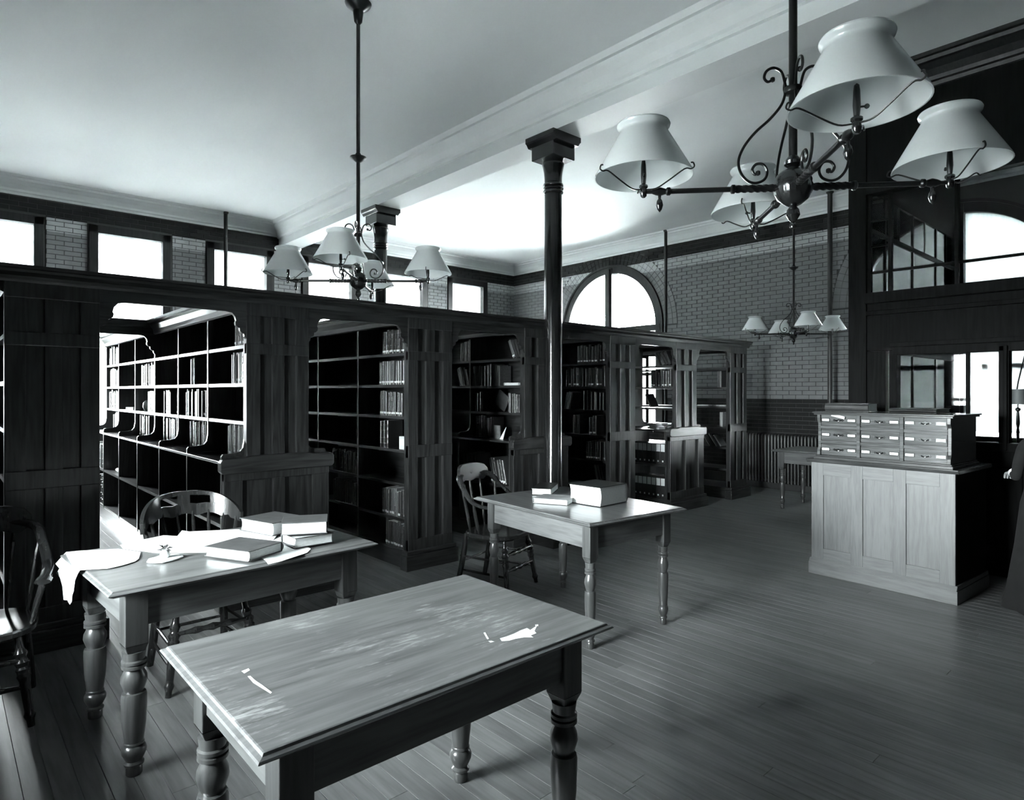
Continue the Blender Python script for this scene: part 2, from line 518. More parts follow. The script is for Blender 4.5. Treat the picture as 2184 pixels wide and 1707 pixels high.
def arch_band(mb, c, r0, r1, x0, x1, k=40):
    for i in range(k):
        a0, a1 = PI * i / k, PI * (i + 1) / k
        mb.prism([(c + r0 * math.cos(a0), ASPR + r0 * math.sin(a0)), (c + r1 * math.cos(a0), ASPR + r1 * math.sin(a0)),
                  (c + r1 * math.cos(a1), ASPR + r1 * math.sin(a1)), (c + r0 * math.cos(a1), ASPR + r0 * math.sin(a1))],
                 lambda y, z: (x0, y, z), lambda y, z: (x1, y, z))
def half_disc(c, r, n=40):
    return [(c + r * math.cos(PI * i / n), ASPR + r * math.sin(PI * i / n)) for i in range(n + 1)]
def win_end(n, c, shade):
    mb = MB(); x0, x1 = XE - .03, XE + .14
    arch_band(mb, c, AR - .10, AR + .04, x0, x1); arch_band(mb, c, AR + .03, AR + .07, x0 - .02, x0 + .03)
    for s_ in (-1, 1):
        a, b = sorted((c + s_ * (AR - .10), c + s_ * (AR + .04)))
        mb.box(x0, x1, a, b, ASILL, ASPR)
        a, b = sorted((c + s_ * (AR + .03), c + s_ * (AR + .07)))
        mb.box(x0 - .02, x0 + .03, a, b, ASILL, ASPR)
    mb.box(x0 - .02, x1, c - .085, c + .085, ASILL, ASPR + AR)
    mb.box(x0 - .05, x0 - .01, c - .045, c + .045, ASILL, ASPR + AR - .02)
    mb.box(x0 - .01, x1, c - AR, c + AR, ASPR - .10, ASPR + .02)
    mb.box(x0 - .05, x1, c - AR - .1, c + AR + .1, ASILL - .06, ASILL + .02)
    fr = struct(mb.build('window_%d' % n, FRAME, bevel=0), 'tall round-arched window with a heavy centre mullion')
    mb = MB()
    for s_ in (-1, 1):
        for z in (1.85,): mb.box(XE + .06, XE + .10, min(c, c + s_ * AR), max(c, c + s_ * AR), z, z + .06)
    mb.build('sash_rail', FRAME, fr)
    pol = [(c + AR, ASILL)] + half_disc(c, AR) + [(c - AR, ASILL)]
    MB().prism(pol, lambda y, z: (XE + .16, y, z), lambda y, z: (XE + .164, y, z)).build('pane', GLASS, fr)
    if shade:
        for s_ in (-1, 1):
            pol = []
            for i in range(25):
                a = PI / 2 * i / 24
                pol.append((c + s_ * (.07 + (AR - .20) * math.cos(a)), ASPR + .02 + (AR - .12) * math.sin(a)))
            pol = [(c + s_ * (AR - .13), 1.02)] + pol + [(c + s_ * .07, 1.02)]
            o = MB().prism(pol, lambda y, z: (XE + .05, y, z), lambda y, z: (XE + .052, y, z)).build('roller_shade', SHADE, fr)
            o['label'] = 'translucent linen shade'
win_end(7, ACS[1], False)
win_end(8, ACS[0], True)
struct(MB().box(XE - .03, XE, PY + .1, YW, 0, .16).build('baseboard_back', FRAME, bevel=.006), 'dark baseboard under the radiator')
struct(MB().box(XF, XE, YW - .03, YW, 0, .16).build('baseboard_left', FRAME, bevel=.006), 'dark baseboard under the windows')

# ---- ground outside, below the windows
struct(MB().box(-90, 90, -90, YR - 1.2, -1.4, -1.3).box(-90, 90, YW + 1.2, 90, -1.4, -1.3).box(XE + 1.2, 90, YR - 1.2, YW + 1.2, -1.4, -1.3).box(-90, XF - 1.2, YR - 1.2, YW + 1.2, -1.4, -1.3).build('ground', mottled('outdoor_ground', .16, .22, .2, .9)), 'pale ground outside the windows')
# ---- walls behind the camera, one large window letting in the strong side light
mb = MB()
mb.box(XF - .3, XF, YR, BW_Y0, 0, CEIL); mb.box(XF - .3, XF, BW_Y1, YW, 0, CEIL)
mb.box(XF - .3, XF, BW_Y0, BW_Y1, 0, BW_Z0); mb.box(XF - .3, XF, BW_Y0, BW_Y1, BW_Z1, CEIL)
struct(mb.build('wall_front', mat('dark_dado', g(.03), .5)), 'dark wall behind the viewer')
mb = MB()
for y in (BW_Y0, BW_Y0 + (BW_Y1 - BW_Y0) / 3, BW_Y0 + 2 * (BW_Y1 - BW_Y0) / 3, BW_Y1): mb.box(XF - .15, XF + .01, y - .04, y + .04, BW_Z0, BW_Z1)
for z in (BW_Z0, (BW_Z0 + BW_Z1) / 2, BW_Z1): mb.box(XF - .15, XF + .01, BW_Y0, BW_Y1, z - .035, z + .035)
fr = struct(mb.build('window_9', FRAME), 'wide triple window behind the viewer')
MB().box(XF - .16, XF - .156, BW_Y0, BW_Y1, BW_Z0, BW_Z1).build('pane', GLASS, fr)
struct(MB().box(-.70, -.525, 1.2, 3.95, 0, .90).build('wall_shade_block', mat('dark_dado', g(.03), .5)), 'unseen low dark block added before the window to shade the floor')  # invented low block out of view, keeps window light off the left floor
struct(MB().box(-.52, -.35, 3.5, YW, 0, CEIL).box(-.35, .203, 4.9, 5.05, 0, 2.25).build('wall_light_block', mat('dark_dado', g(.03), .5)), 'unseen dark wall added left of the bookcases to block light')  # unseen wall and return, placed to keep light off left bookcase and floor
struct(MB().box(XF, XE + T, YR - .3, YR, 0, CEIL).build('wall_right', mat('dark_dado', g(.03), .5)), 'dark wall to the right')

# ---- glazed office partition on the right: front plane X = PX, return plane Y = PY
part = struct(MB().box(PX, PX + .06, YR, PY - .15, 0, 1.06).build('wall_office', DARKPANEL), 'dark panelled office partition with glazed lights')
def pbox(name, y0, y1, z0, z1, x0=PX, x1=PX + .08, m=DARKPANEL, bev=.004):
    return MB().box(x0, x1, y0, y1, z0, z1).build(name, m, part, bevel=bev)
pbox('corner_post', PY - .16, PY, 0, CEIL, PX - .02, PX + .14)
pbox('frieze_board', YR, PY - .16, 3.44, 4.27)
pbox('band_board', YR, PY - .16, 1.94, 2.44)
pbox('frieze_rail', YR, PY - .16, 3.42, 3.50, PX - .03, PX + .08)
pbox('transom_cornice', YR, PY - .16, 2.38, 2.48, PX - .07, PX + .08)
pbox('cornice_bead', YR, PY - .16, 2.27, 2.31, PX - .04, PX + .02)
pbox('head_casing', YR, 2.03, 1.885, 1.96, PX - .04, PX + .08)
pbox('head_cap', YR, 2.05, 1.96, 2.00, PX - .06, PX + .08)
pbox('sill_rail', YR, PY - .16, 1.05, 1.12, PX - .05, PX + .10)
for (a, b, p) in ((2.10, 2.26, .0), (1.995, 2.06, .03), (1.165, 1.235, .04), (.30, .38, .04), (-.55, -.47, .04)):
    pbox('casing', a, b, 1.06, 1.93, PX - p, PX + .08)
pbox('casing_bead', 1.175, 1.20, 1.06, 1.93, PX - .06, PX - .02)
pbox('mullion', 1.447, 1.475, 1.12, 1.89, PX + .01, PX + .05)
for y in (2.245, 2.066, 1.54, 1.02, .50, -.02, -.54, -1.06): pbox('transom_bar', y - .016, y + .016, 2.47, 3.44, PX + .01, PX + .06)
for z in (2.68,): pbox('transom_rail', YR, PY - .16, z - .012, z + .012, PX + .02, PX + .05)
for z in (2.93, 3.17, 3.38): pbox('transom_rail', 2.066, PY - .16, z - .008, z + .008, PX + .02, PX + .05)
for (a, b) in ((1.54, 2.26), (1.02, 1.54), (YR, 1.02)):
    MB().box(PX + .03, PX + .034, a, b, 2.48, 3.44).build('pane', GLASS, part)
for (a, b) in ((1.475, 2.0), (1.235, 1.447)):
    MB().box(PX + .03, PX + .034, a, b, 1.12, 1.89).build('pane', GLASS, part)
for a in (1.9, 1.3, .7, .1, -.5, -1.1):      # raised panels of the dado
    MB().box(PX - .012, PX + .01, a - .22, a + .22, .25, .92).build('panel', DARKPANEL, part, bevel=.008)
# return
ret = struct(MB().box(PX + .06, XE, PY - .08, PY, 0, 1.06).build('wall_office_return', DARKPANEL), 'glazed return of the office partition')
def rbox(name, x0, x1, z0, z1, y0=PY - .055, y1=PY - .03, m=DARKPANEL): return MB().box(x0, x1, y0, y1, z0, z1).build(name, m, ret)
rbox('band_board', PX, XE, 1.95, 2.44); rbox('frieze_board', PX, XE, 3.62, CEIL)
for x in (7.45, 8.35, 9.25): rbox('post', x - .018, x + .018, 1.06, 3.65)
for z in (1.07, 2.46, 3.18, 3.60): rbox('rail', PX, XE, z - .025, z + .025)
for x in (7.0, 7.9, 8.8, 9.7): rbox('transom_bar', x - .007, x + .007, 3.18, 3.6, PY - .05, PY - .038)
MB().box(PX + .1, XE, PY - .045, PY - .041, 1.08, 3.62).build('pane', GLASS, ret)

# ================================================================== BOOKCASES (stack ranges)
SY0, SY1 = 4.70, 9.85
BAYS = [4.74, 5.58, 6.45, 7.31, 8.19, 9.07, 9.83]
SHZ = [.16, .43, .74, 1.035, 1.33, 1.61, 1.89]
HB = .235; HL = .395
up_n = mesh(MB().box(-HB, HB, 0, .026, .02, 2.2), 'upright', STACK_Z)
up_top = mesh(MB().box(-HB, HB, 0, .026, 1.05, 2.2), 'upright', STACK_Z)
up_low = mesh(MB().box(-HL, HL, 0, .026, .02, 1.03), 'lower_upright', STACK_Z)
up_e1 = mesh(MB().box(-HB, -HB + .06, 0, .026, .02, 2.2).box(HB - .06, HB, 0, .026, .02, 2.2).box(-HB, HB, 0, .026, .02, .16).box(-HB, HB, 0, .026, 2.1, 2.2), 'upright', STACK_Z)
pts = [(-HL, 1.052), (-HL, 1.085), (-HL + .012, 1.10), (-.30, 1.105), (-.265, 1.115), (-.245, 1.14), (-HB, 1.20), (-HB, 1.052)]
scroll_me = mesh(MB().prism(pts, lambda x, z: (x, 0, z), lambda x, z: (x, .026, z)), 'scroll_bracket', STACK_Y)
scroll_me2 = mesh(MB().prism([(-x, z) for x, z in pts], lambda x, z: (x, 0, z), lambda x, z: (x, .026, z)), 'scroll_bracket', STACK_Y)
shelf_cache = {}
def shelf_mesh(L, h):
    k = (round(L, 3), h)
    if k not in shelf_cache: shelf_cache[k] = mesh(MB().box(-h + .003, h - .003, 0, L, -.026, 0), 'shelf', STACK_Y)
    return shelf_cache[k]
def end_panel(root, h, z0, z1, rails, yf, nm):
    w_ = 2 * h; st = .10 if h < .3 else .13; cst = .09
    mb = MB()
    mb.box(-h, -h + st, yf, yf + .045, z0, z1); mb.box(h - st, h, yf, yf + .045, z0, z1); mb.box(-cst / 2, cst / 2, yf, yf + .045, z0, z1)
    ed = [z0] + [r for r in rails] + [z1]
    for (a, b) in rails: mb.box(-h, h, yf - .004, yf + .045, a, b)
    fr = mb.build(nm, STACK_Z, root, bevel=.004)
    lims = []
    zz = z0
    for (a, b) in sorted(rails):
        if a - zz > .05: lims.append((zz, a))
        zz = b
    if z1 - zz > .05: lims.append((zz, z1))
    for (a, b) in lims:
        for (x0, x1) in ((-h + st, -cst / 2), (cst / 2, h - st)):
            MB().box(x0 - .005, x1 + .005, yf + .028, yf + .04, a - .005, b + .005).build('panel', STACK_Z, fr)
    return fr
def bookcase(xc, ledge, label, y1=SY1, back=True):
    root = thing('bookcase', label, 'bookcase', (xc, 0, 0))
    yf = SY0
    if ledge:
        end_panel(root, HB, 1.07, 2.2, [(2.10, 2.2), (1.82, 1.90)], yf, 'end_panel')
        end_panel(root, HL, .02, .97, [(.02, .26), (.91, .97)], yf - .012, 'base_end_panel')
        pr = [(-HL - .03, .985), (-HL - .03, 1.05), (-HL - .015, 1.07), (-.30, 1.07), (-.25, 1.075), (-.22, 1.085), (.22, 1.085), (.25, 1.075), (.30, 1.07), (HL + .015, 1.07), (HL + .03, 1.05), (HL + .03, .985), (HL + .01, .965), (-HL - .01, .965)]
        MB().prism(pr, lambda x, z: (x, yf - .04, z), lambda x, z: (x, yf + .03, z)).build('ledge_end_board', STACK_X, root, bevel=.006)
        MB().box(-HL - .045, HL + .045, yf - .055, yf + .06, 0, .13).box(-HL - .03, HL + .03, yf - .04, yf + .06, .13, .165).build('plinth', STACK_X, root, bevel=.006)
        MB().box(-HL - .012, HL + .012, yf + .04, y1, 1.03, 1.052).build('ledge', STACK_Y, root, bevel=.004)
    else:
        end_panel(root, HB, .02, 2.2, [(2.10, 2.2), (1.82, 1.90), (.97, 1.08), (.02, .26)], yf, 'end_panel')
        MB().box(-HB - .045, HB + .045, yf - .045, yf + .06, 0, .13).box(-HB - .03, HB + .03, yf - .03, yf + .06, .13, .165).build('plinth', STACK_X, root, bevel=.006)
    bays = [b for b in BAYS if b <= y1 + .01]
    for b in bays:
        if ledge:
            inst('upright', up_top, root, (0, b, 0)); inst('lower_upright', up_low, root, (0, b, 0)); inst('scroll_bracket', scroll_me, root, (0, b, 0)); inst('scroll_bracket', scroll_me2, root, (0, b, 0))
        else: inst('upright', up_n if back else up_e1, root, (0, b, 0))
    for i in range(len(bays) - 1):
        a, b = bays[i] + .026, bays[i + 1]
        for z in SHZ:
            if ledge and z in (1.035, .43): continue
            h_ = HL if (ledge and z < 1.0) else HB
            zz = .60 if (ledge and z == .74) else z
            inst('shelf', shelf_mesh(b - a, h_), root, (0, a, zz))
    if back:
        MB().box(-.012, .012, bays[0], bays[-1], .1, 2.2).build('back_board', STACK_Y, root)
    hb = HL if ledge else HB
    MB().box(-hb, hb, bays[0], bays[-1] + .03, 0, .138).build('kick_board', STACK_Y, root)
    cp = [(-HB, 2.13), (-HB - .015, 2.14), (-HB - .02, 2.18), (-HB - .05, 2.22), (-HB - .055, 2.245), (-HB - .075, 2.25), (-HB - .08, 2.275), (HB + .08, 2.275), (HB + .075, 2.25), (HB + .055, 2.245), (HB + .05, 2.22), (HB + .02, 2.18), (HB + .015, 2.14), (HB, 2.13), (HB, 2.2), (-HB, 2.2)]
    MB().prism(cp, lambda x, z: (x, yf + .05, z), lambda x, z: (x, bays[-1] + .05, z)).build('cornice', STACK_Y, root)
    return root
RX = [.52, 1.89, 3.26, 4.64, 5.99, 7.33, 8.68]
RLAB = ['dark bookcase at the far left edge, nearest the window with the frilled opening', 'bookcase with a low ledge and grained end panel behind the papered table',
        'dark tall bookcase whose narrow end stands left of the armchair', 'bookcase with a ledge directly behind the round iron-dark column nearest the viewer',
        'tall narrow-ended bookcase just right of the nearest column', 'ledged bookcase holding two rows of white-labelled boxes', 'last open-backed bookcase at the right end of the row, before the radiator']
RLAB[0] = 'dark bookcase cut off by the left edge of the picture'
RLAB[3] = 'bookcase with a ledge directly behind the nearest round column'
cases = []
for i, x in enumerate(RX):
    cases.append(bookcase(x, i % 2 == 1, RLAB[i], back=i < 5))
# built-in crown moulding and scalloped lintels tying the bookcase ends together over the aisles
crown = [(.06, 2.277), (.0, 2.277), (-.006, 2.19), (-.012, 2.205), (-.018, 2.225), (-.045, 2.245), (-.05, 2.26), (-.065, 2.265), (-.068, 2.285), (.06, 2.285)]
sca = [(0, 1.93), (.012, 1.945), (.016, 1.965), (.030, 1.970), (.044, 1.985), (.046, 2.005), (.060, 2.010), (.074, 2.025), (.076, 2.045), (.070, 2.055), (.078, 2.085), (.10, 2.112), (.135, 2.12)]
struct(MB().prism(crown, lambda y, z: (.2, SY0 + y, z), lambda y, z: (RX[-1] + HB + .06, SY0 + y, z)).build('trim_4', STACK_X), 'dark crown moulding running over all the bookcase ends')
nt = 5
for yf, nm in ((SY0, 'near'), (7.30, 'far')):
    for i in range(6):
        x0, x1 = RX[i] + HB, RX[i + 1] - HB
        pol = [(x0, 2.2)] + [(x0 + a, z) for a, z in sca] + [(x1 - a, z) for a, z in reversed(sca)] + [(x1, 2.2)]
        o = struct(MB().prism(pol, lambda x, z: (x, yf + .005, z), lambda x, z: (x, yf + .035, z)).build('trim_%d' % nt, STACK_X), 'scalloped lintel across a bookcase aisle'); nt += 1
        MB().box(x0, x1, yf, yf + .05, 2.2, 2.275).build('tie_rail', STACK_X, o, bevel=.004)

# ================================================================== COLUMNS
def column(x, y, label):
    t = thing('column', label, 'column', (x, y, 0), 0, 'cased round columns under the ceiling beam')
    MB().lathe([(.115, .12), (.115, .17), (.105, .18), (.100, .22), (.094, .24), (.093, 2.0), (.088, 3.55)], 28).build('shaft', COLM, t, True)
    MB().box(-.15, .15, -.15, .15, 0, .12).build('base', COLM, t, bevel=.01)
    MB().lathe([(.088, 3.54), (.100, 3.55), (.104, 3.562), (.100, 3.575), (.094, 3.58), (.100, 3.585), (.106, 3.597), (.100, 3.61), (.094, 3.615), (.100, 3.62), (.104, 3.632), (.100, 3.645), (.090, 3.655), (.090, 3.70), (.095, 3.76), (.108, 3.82), (.112, 3.835), (.112, 3.85), (.104, 3.86), (.10, 3.90)], 28).build('neck', COLM, t, True)
    MB().box(-.155, .155, -.155, .155, 3.88, 4.02).build('capital', COLM, t, bevel=.006)
    MB().prism([(-.20, 4.11), (-.20, 4.06), (-.185, 4.05), (-.16, 4.015), (.16, 4.015), (.185, 4.05), (.20, 4.06), (.20, 4.11)], lambda a, z: (a, -.20, z), lambda a, z: (a, .20, z)).build('abacus', COLM, t, bevel=.004)
    return t
column(4.63, 4.52, 'tall dark varnished round column in front of the bookcases')
column(4.64, 7.92, 'round column rising behind the chandelier among the bookcases')

# ================================================================== CHANDELIERS
def twist(mb, x0, x1, r, n=34, seg=16, turns=3.2):
    vs = []; fs = []
    for i in range(n + 1):
        x = x0 + (x1 - x0) * i / n; tw = turns * 2 * PI * i / n / 2
        for k in range(seg):
            a = 2 * PI * k / seg
            rr = r * (1 + .16 * math.cos(4 * (a - tw)))
            vs.append((x, rr * math.cos(a), rr * math.sin(a)))
    for i in range(n):
        for k in range(seg):
            k2 = (k + 1) % seg; fs.append((i * seg + k, i * seg + k2, (i + 1) * seg + k2, (i + 1) * seg + k))
    mb.add(vs, fs)
ARM_R = .53
mb = MB(); twist(mb, .055, .205, .0125)
mb.lathe([(.0095, .20), (.0165, .205), (.0165, .215), (.0095, .22)], 14, axis='x'); mb.lathe([(.0165, .045), (.0165, .06), (.012, .065)], 14, axis='x')
mb.lathe([(.0095, .21), (.0095, .44)], 14, axis='x'); mb.lathe([(.0095, .43), (.015, .435), (.015, .445), (.010, .45), (.013, .46), (.016, .47), (.013, .485), (.007, .50), (.007, ARM_R)], 14, axis='x')
arm_me = mesh(mb, 'arm', IRON, True)
mb = MB()
mb.lathe([(.006, -.02), (.011, -.015), (.013, 0), (.011, .012), (.016, .018), (.016, .024), (.008, .03), (.009, .04), (.0105, .06), (.009, .10), (.007, .115), (.002, .12)], 14, (ARM_R, 0, 0))
mb.tube([(ARM_R, .008, .055), (ARM_R, .022, .056)], .003, 6)
mb.lathe([(.002, -.003), (.007, -.002), (.007, .002), (.002, .003)], 8, (ARM_R, .027, .056), 'x')
burner_me = mesh(mb, 'burner', BRASS, True)
mb = MB()                                                   # leaf-shaped tap key
mb.lathe([(.001, -.075), (.008, -.066), (.013, -.05), (.010, -.034), (.005, -.026), (.006, -.015), (.006, 0)], 12, (.472, 0, 0))
key_me = mesh(mb, 'tap_key', BRASS, True)
mb = MB(); RB_, ZB_ = .178, .055
for k in range(3):
    a = 2 * PI * k / 3 + .55; c_, s_ = math.cos(a), math.sin(a)
    pth = smoothpath([(ARM_R + .012 * c_, .012 * s_, .008), (ARM_R + .05 * c_, .05 * s_, .006), (ARM_R + .10 * c_, .10 * s_, .028), (ARM_R + .155 * c_, .155 * s_, .056), (ARM_R + .178 * c_, .178 * s_, .052), (ARM_R + .190 * c_, .190 * s_, .058), (ARM_R + .186 * c_, .186 * s_, .072), (ARM_R + .178 * c_, .178 * s_, .074)], 4)
    mb.tube(pth, .0028, 6)
prong_me = mesh(mb, 'shade_holder', IRON, True)
sp = [(.180, .055), (.178, .062), (.090, .215), (.086, .225), (.088, .232), (.095, .238), (.097, .245), (.094, .251), (.088, .253)]
si = [(.085, .250), (.090, .244), (.084, .236), (.0815, .228), (.083, .217), (.086, .212), (.173, .060), (.176, .055)]
shade_me = mesh(MB().lathe(sp + si + [sp[0]], 48, (ARM_R, 0, 0), caps=False), 'shade', OPAL, True)
mb = MB()
mb.tube([(p[0], 0, p[1]) for p in smoothpath([(.071, .392, 0), (.088, .385, 0), (.100, .400, 0), (.092, .424, 0), (.068, .434, 0), (.042, .42, 0), (.030, .385, 0), (.026, .35, 0), (.040, .30, 0), (.080, .25, 0), (.130, .205, 0), (.170, .155, 0), (.190, .105, 0), (.184, .062, 0), (.160, .030, 0), (.130, .020, 0), (.100, .032, 0), (.090, .060, 0), (.104, .086, 0), (.128, .088, 0), (.142, .070, 0), (.134, .052, 0), (.122, .056, 0)], 6)], .0050, 8)
mb.lathe([(.001, -.010), (.008, -.006), (.009, 0), (.008, .006), (.001, .010)], 8, (.071, 0, .392)); mb.lathe([(.001, -.010), (.008, -.006), (.009, 0), (.008, .006), (.001, .010)], 8, (.122, 0, .056))
scr_me = mesh(mb, 'scroll', IRON, True)
def gad(a, z): return 1 + (.05 * abs(math.sin(10 * a)) if z < .0 else 0)
mb = MB(); mb.lathe([(.004, -.150), (.010, -.146), (.012, -.138), (.009, -.130), (.006, -.126), (.014, -.118), (.024, -.100), (.020, -.080), (.010, -.068)], 24)
fin_me = mesh(mb, 'finial', BRASS, True)
mb = MB(); mb.lathe([(.012, -.070), (.030, -.060), (.050, -.042), (.062, -.018), (.064, -.002), (.066, .002), (.066, .008), (.063, .010), (.064, .024), (.056, .044), (.040, .058), (.022, .064), (.018, .072), (.030, .082), (.032, .092), (.024, .102), (.016, .112)], 60, mod=gad)
bowl_me = mesh(mb, 'bowl', BRASS, True)
mb = MB(); mb.lathe([(.016, .335), (.030, .34), (.033, .350), (.030, .36), (.016, .365)], 20)
clamp_me = mesh(mb, 'clamp_ring', IRON, True)
def chandelier(x, y, z, rz, label, group='white-shaded gas chandeliers'):
    t = thing('chandelier', label, 'chandelier', (x, y, z), rz, group)
    MB().lathe([(.0145, .10), (.0145, CEIL - z - .03)], 18).build('rod', IRON, t, True)
    MB().lathe([(.014, .90), (.022, .905), (.05, .925), (.062, .935), (.062, .941), (.05, .946), (.028, .952), (.018, .97), (.014, .975)], 28).build('rod_collar', IRON, t, True)
    MB().lathe([(.014, CEIL - z - .16), (.03, CEIL - z - .14), (.04, CEIL - z - .06), (.09, CEIL - z - .02), (.10, CEIL - z)], 28).build('ceiling_rose', IRON, t, True)
    inst('bowl', bowl_me, t); inst('finial', fin_me, t); inst('clamp_ring', clamp_me, t)
    for k in range(4):
        r_ = (0, 0, k * PI / 2)
        a = inst('arm', arm_me, t, (0, 0, 0), r_)
        inst('burner', burner_me, a); inst('tap_key', key_me, a); inst('shade_holder', prong_me, a)
        inst('shade', shade_me, t, (0, 0, 0), r_); inst('scroll', scr_me, t, (0, 0, 0), r_)
    return t
CR = YAW - PI / 2
chandelier(2.29, 1.03, 2.285, CR - math.radians(6), 'largest gas chandelier hanging nearest the viewer, top right')
chandelier(2.376, 4.387, 2.39, CR + math.radians(1), 'middle gas chandelier hanging above the bookcases at left')
chandelier(8.98, 4.03, 2.36, CR - math.radians(4.5), 'small far gas chandelier hanging before the brick end wall')

# ================================================================== TABLES
def turned_leg(h, blk, r, z_blk):
    """turned leg: square block on top, ring turnings, swelling shaft, foot"""
    H = h - z_blk
    p = [(.60, 0), (.66, .01), (.66, .06), (.55, .075), (.80, .085), (.80, .10), (.62, .115), (.78, .14), (.98, .18), (1.0, .205), (.90, .23), (.72, .245), (.82, .25), (.82, .262), (.76, .27), (.95, .42), (1.02, .56), (1.02, .64), (.94, .665), (.72, .67), (.86, .70), (1.06, .755), (1.02, .80), (.78, .845), (.72, .86), (1.0, .868), (1.0, .89), (.80, .897), (1.0, .905), (1.0, .925), (.86, .935), (.96, 1.0)]
    return MB().lathe([(r * a, b * H) for a, b in p], 22)
def table(name, label, x, y, rz, L, W, h, blk=.085, r=.042, apron=.15, lmat=TABLE_X, top=.028, over=.075, zb=.26):
    t = thing(name, label, 'table', (x, y, 0), rz)
    a, b = L / 2, W / 2
    e = .022
    pr = [(0, -top), (-.006, -top), (0, -top + .004)]
    mb = MB()
    lay = [(e, h - top), (.004, h - top * .62), (0, h - top * .48), (.004, h - top * .34), (.014, h - top * .22), (.018, h - .001), (.022, h)]
    vs = []; fs = []
    for (ins, z) in lay:
        vs += [(-a + ins, -b + ins, z), (a - ins, -b + ins, z), (a - ins, b - ins, z), (-a + ins, b - ins, z)]
    for i in range(len(lay) - 1):
        for k in range(4):
            k2 = (k + 1) % 4; fs.append((i * 4 + k, i * 4 + k2, i * 4 + 4 + k2, i * 4 + 4 + k))
    fs.append((3, 2, 1, 0)); n_ = (len(lay) - 1) * 4; fs.append((n_, n_ + 1, n_ + 2, n_ + 3))
    mb.add(vs, fs); mb.build('table_top', lmat, t)
    ax, by = a - over, b - over
    zt = h - top
    for sx in (-1, 1):
        for sy in (-1, 1):
            lg = turned_leg(h, blk, r, zb).build('leg', TABLE_Z, t, True, loc=(sx * (ax - blk / 2), sy * (by - blk / 2), 0))
            MB().box(-blk / 2, blk / 2, -blk / 2, blk / 2, h - zb + .03, zt).add([(-blk / 2, -blk / 2, h - zb + .03), (blk / 2, -blk / 2, h - zb + .03), (blk / 2, blk / 2, h - zb + .03), (-blk / 2, blk / 2, h - zb + .03), (-r * .7, -r * .7, h - zb), (r * .7, -r * .7, h - zb), (r * .7, r * .7, h - zb), (-r * .7, r * .7, h - zb)], [(0, 1, 5, 4), (1, 2, 6, 5), (2, 3, 7, 6), (3, 0, 4, 7), (7, 6, 5, 4)]).build('leg_block', TABLE_Z, lg, bevel=.003)
    g_ = .012
    for sy in (-1, 1): MB().box(-ax + blk, ax - blk, sy * (by - g_) - (.022 if sy > 0 else 0), sy * (by - g_) + (0 if sy > 0 else .022), zt - apron, zt).build('apron', TABLE_X, t, bevel=.002)
    for sx in (-1, 1): MB().box(sx * (ax - g_) - (.022 if sx > 0 else 0), sx * (ax - g_) + (0 if sx > 0 else .022), -by + blk, by - blk, zt - apron, zt).build('apron', TABLE_Y, t, bevel=.002)
    return t
TH = .78
table('library_table', 'bare scratched wooden table nearest the viewer', 1.082, 1.745, 0, 1.17, .80, TH, r=.044)
T2 = table('library_table', 'wooden table covered with loose papers and books', 1.055, 3.29, math.radians(3.2), 1.20, .87, TH, r=.046, zb=.28)
T3 = table('library_table', 'small table with a thick dictionary before the near column', 3.30, 3.01, math.radians(-5), .89, 1.22, TH, blk=.07, r=.034, lmat=TABLE_Y)
table('library_table', 'plain table by the radiator, half hidden behind the card catalogue', 8.62, 3.44, 0, .84, 1.1, TH, blk=.07, r=.032, lmat=TABLE_Y)
def scuff():
    m = TABLE_X.copy(); m.name = 'scuffed_table_top'
    n, l, b = nodes(m)
    tc = n.new('ShaderNodeTexCoord'); mp = n.new('ShaderNodeMapping'); mp.inputs['Scale'].default_value = (9, 42, 1); mp.inputs['Rotation'].default_value = (0, 0, .12)
    ns = n.new('ShaderNodeTexNoise'); ns.inputs['Scale'].default_value = 1.4; ns.inputs['Detail'].default_value = 6; ns.inputs['Roughness'].default_value = .65
    n2 = n.new('ShaderNodeTexNoise'); n2.inputs['Scale'].default_value = 3.0
    mu = n.new('ShaderNodeMath'); mu.operation = 'MULTIPLY'
    cr = n.new('ShaderNodeValToRGB'); cr.color_ramp.elements[0].position = .30; cr.color_ramp.elements[1].position = .44
    src = b.inputs['Base Color'].links[0].from_socket
    mx = n.new('ShaderNodeMix'); mx.data_type = 'RGBA'; mx.inputs[7].default_value = (*g(.34), 1)
    l.new(tc.outputs['Object'], mp.inputs[0]); l.new(mp.outputs[0], ns.inputs['Vector']); l.new(tc.outputs['Object'], n2.inputs['Vector'])
    l.new(ns.outputs[0], mu.inputs[0]); l.new(n2.outputs[0], mu.inputs[1]); l.new(mu.outputs[0], cr.inputs[0])
    ge = n.new('ShaderNodeNewGeometry'); sx = n.new('ShaderNodeSeparateXYZ'); gt = n.new('ShaderNodeMath'); gt.operation = 'GREATER_THAN'; gt.inputs[1].default_value = .97
    m2 = n.new('ShaderNodeMath'); m2.operation = 'MULTIPLY'
    l.new(ge.outputs['True Normal'], sx.inputs[0]); l.new(sx.outputs['Z'], gt.inputs[0]); l.new(cr.outputs[0], m2.inputs[0]); l.new(gt.outputs[0], m2.inputs[1])
    l.new(m2.outputs[0], mx.inputs[0]); l.new(src, mx.inputs[6]); l.new(mx.outputs[2], b.inputs['Base Color'])
    return m
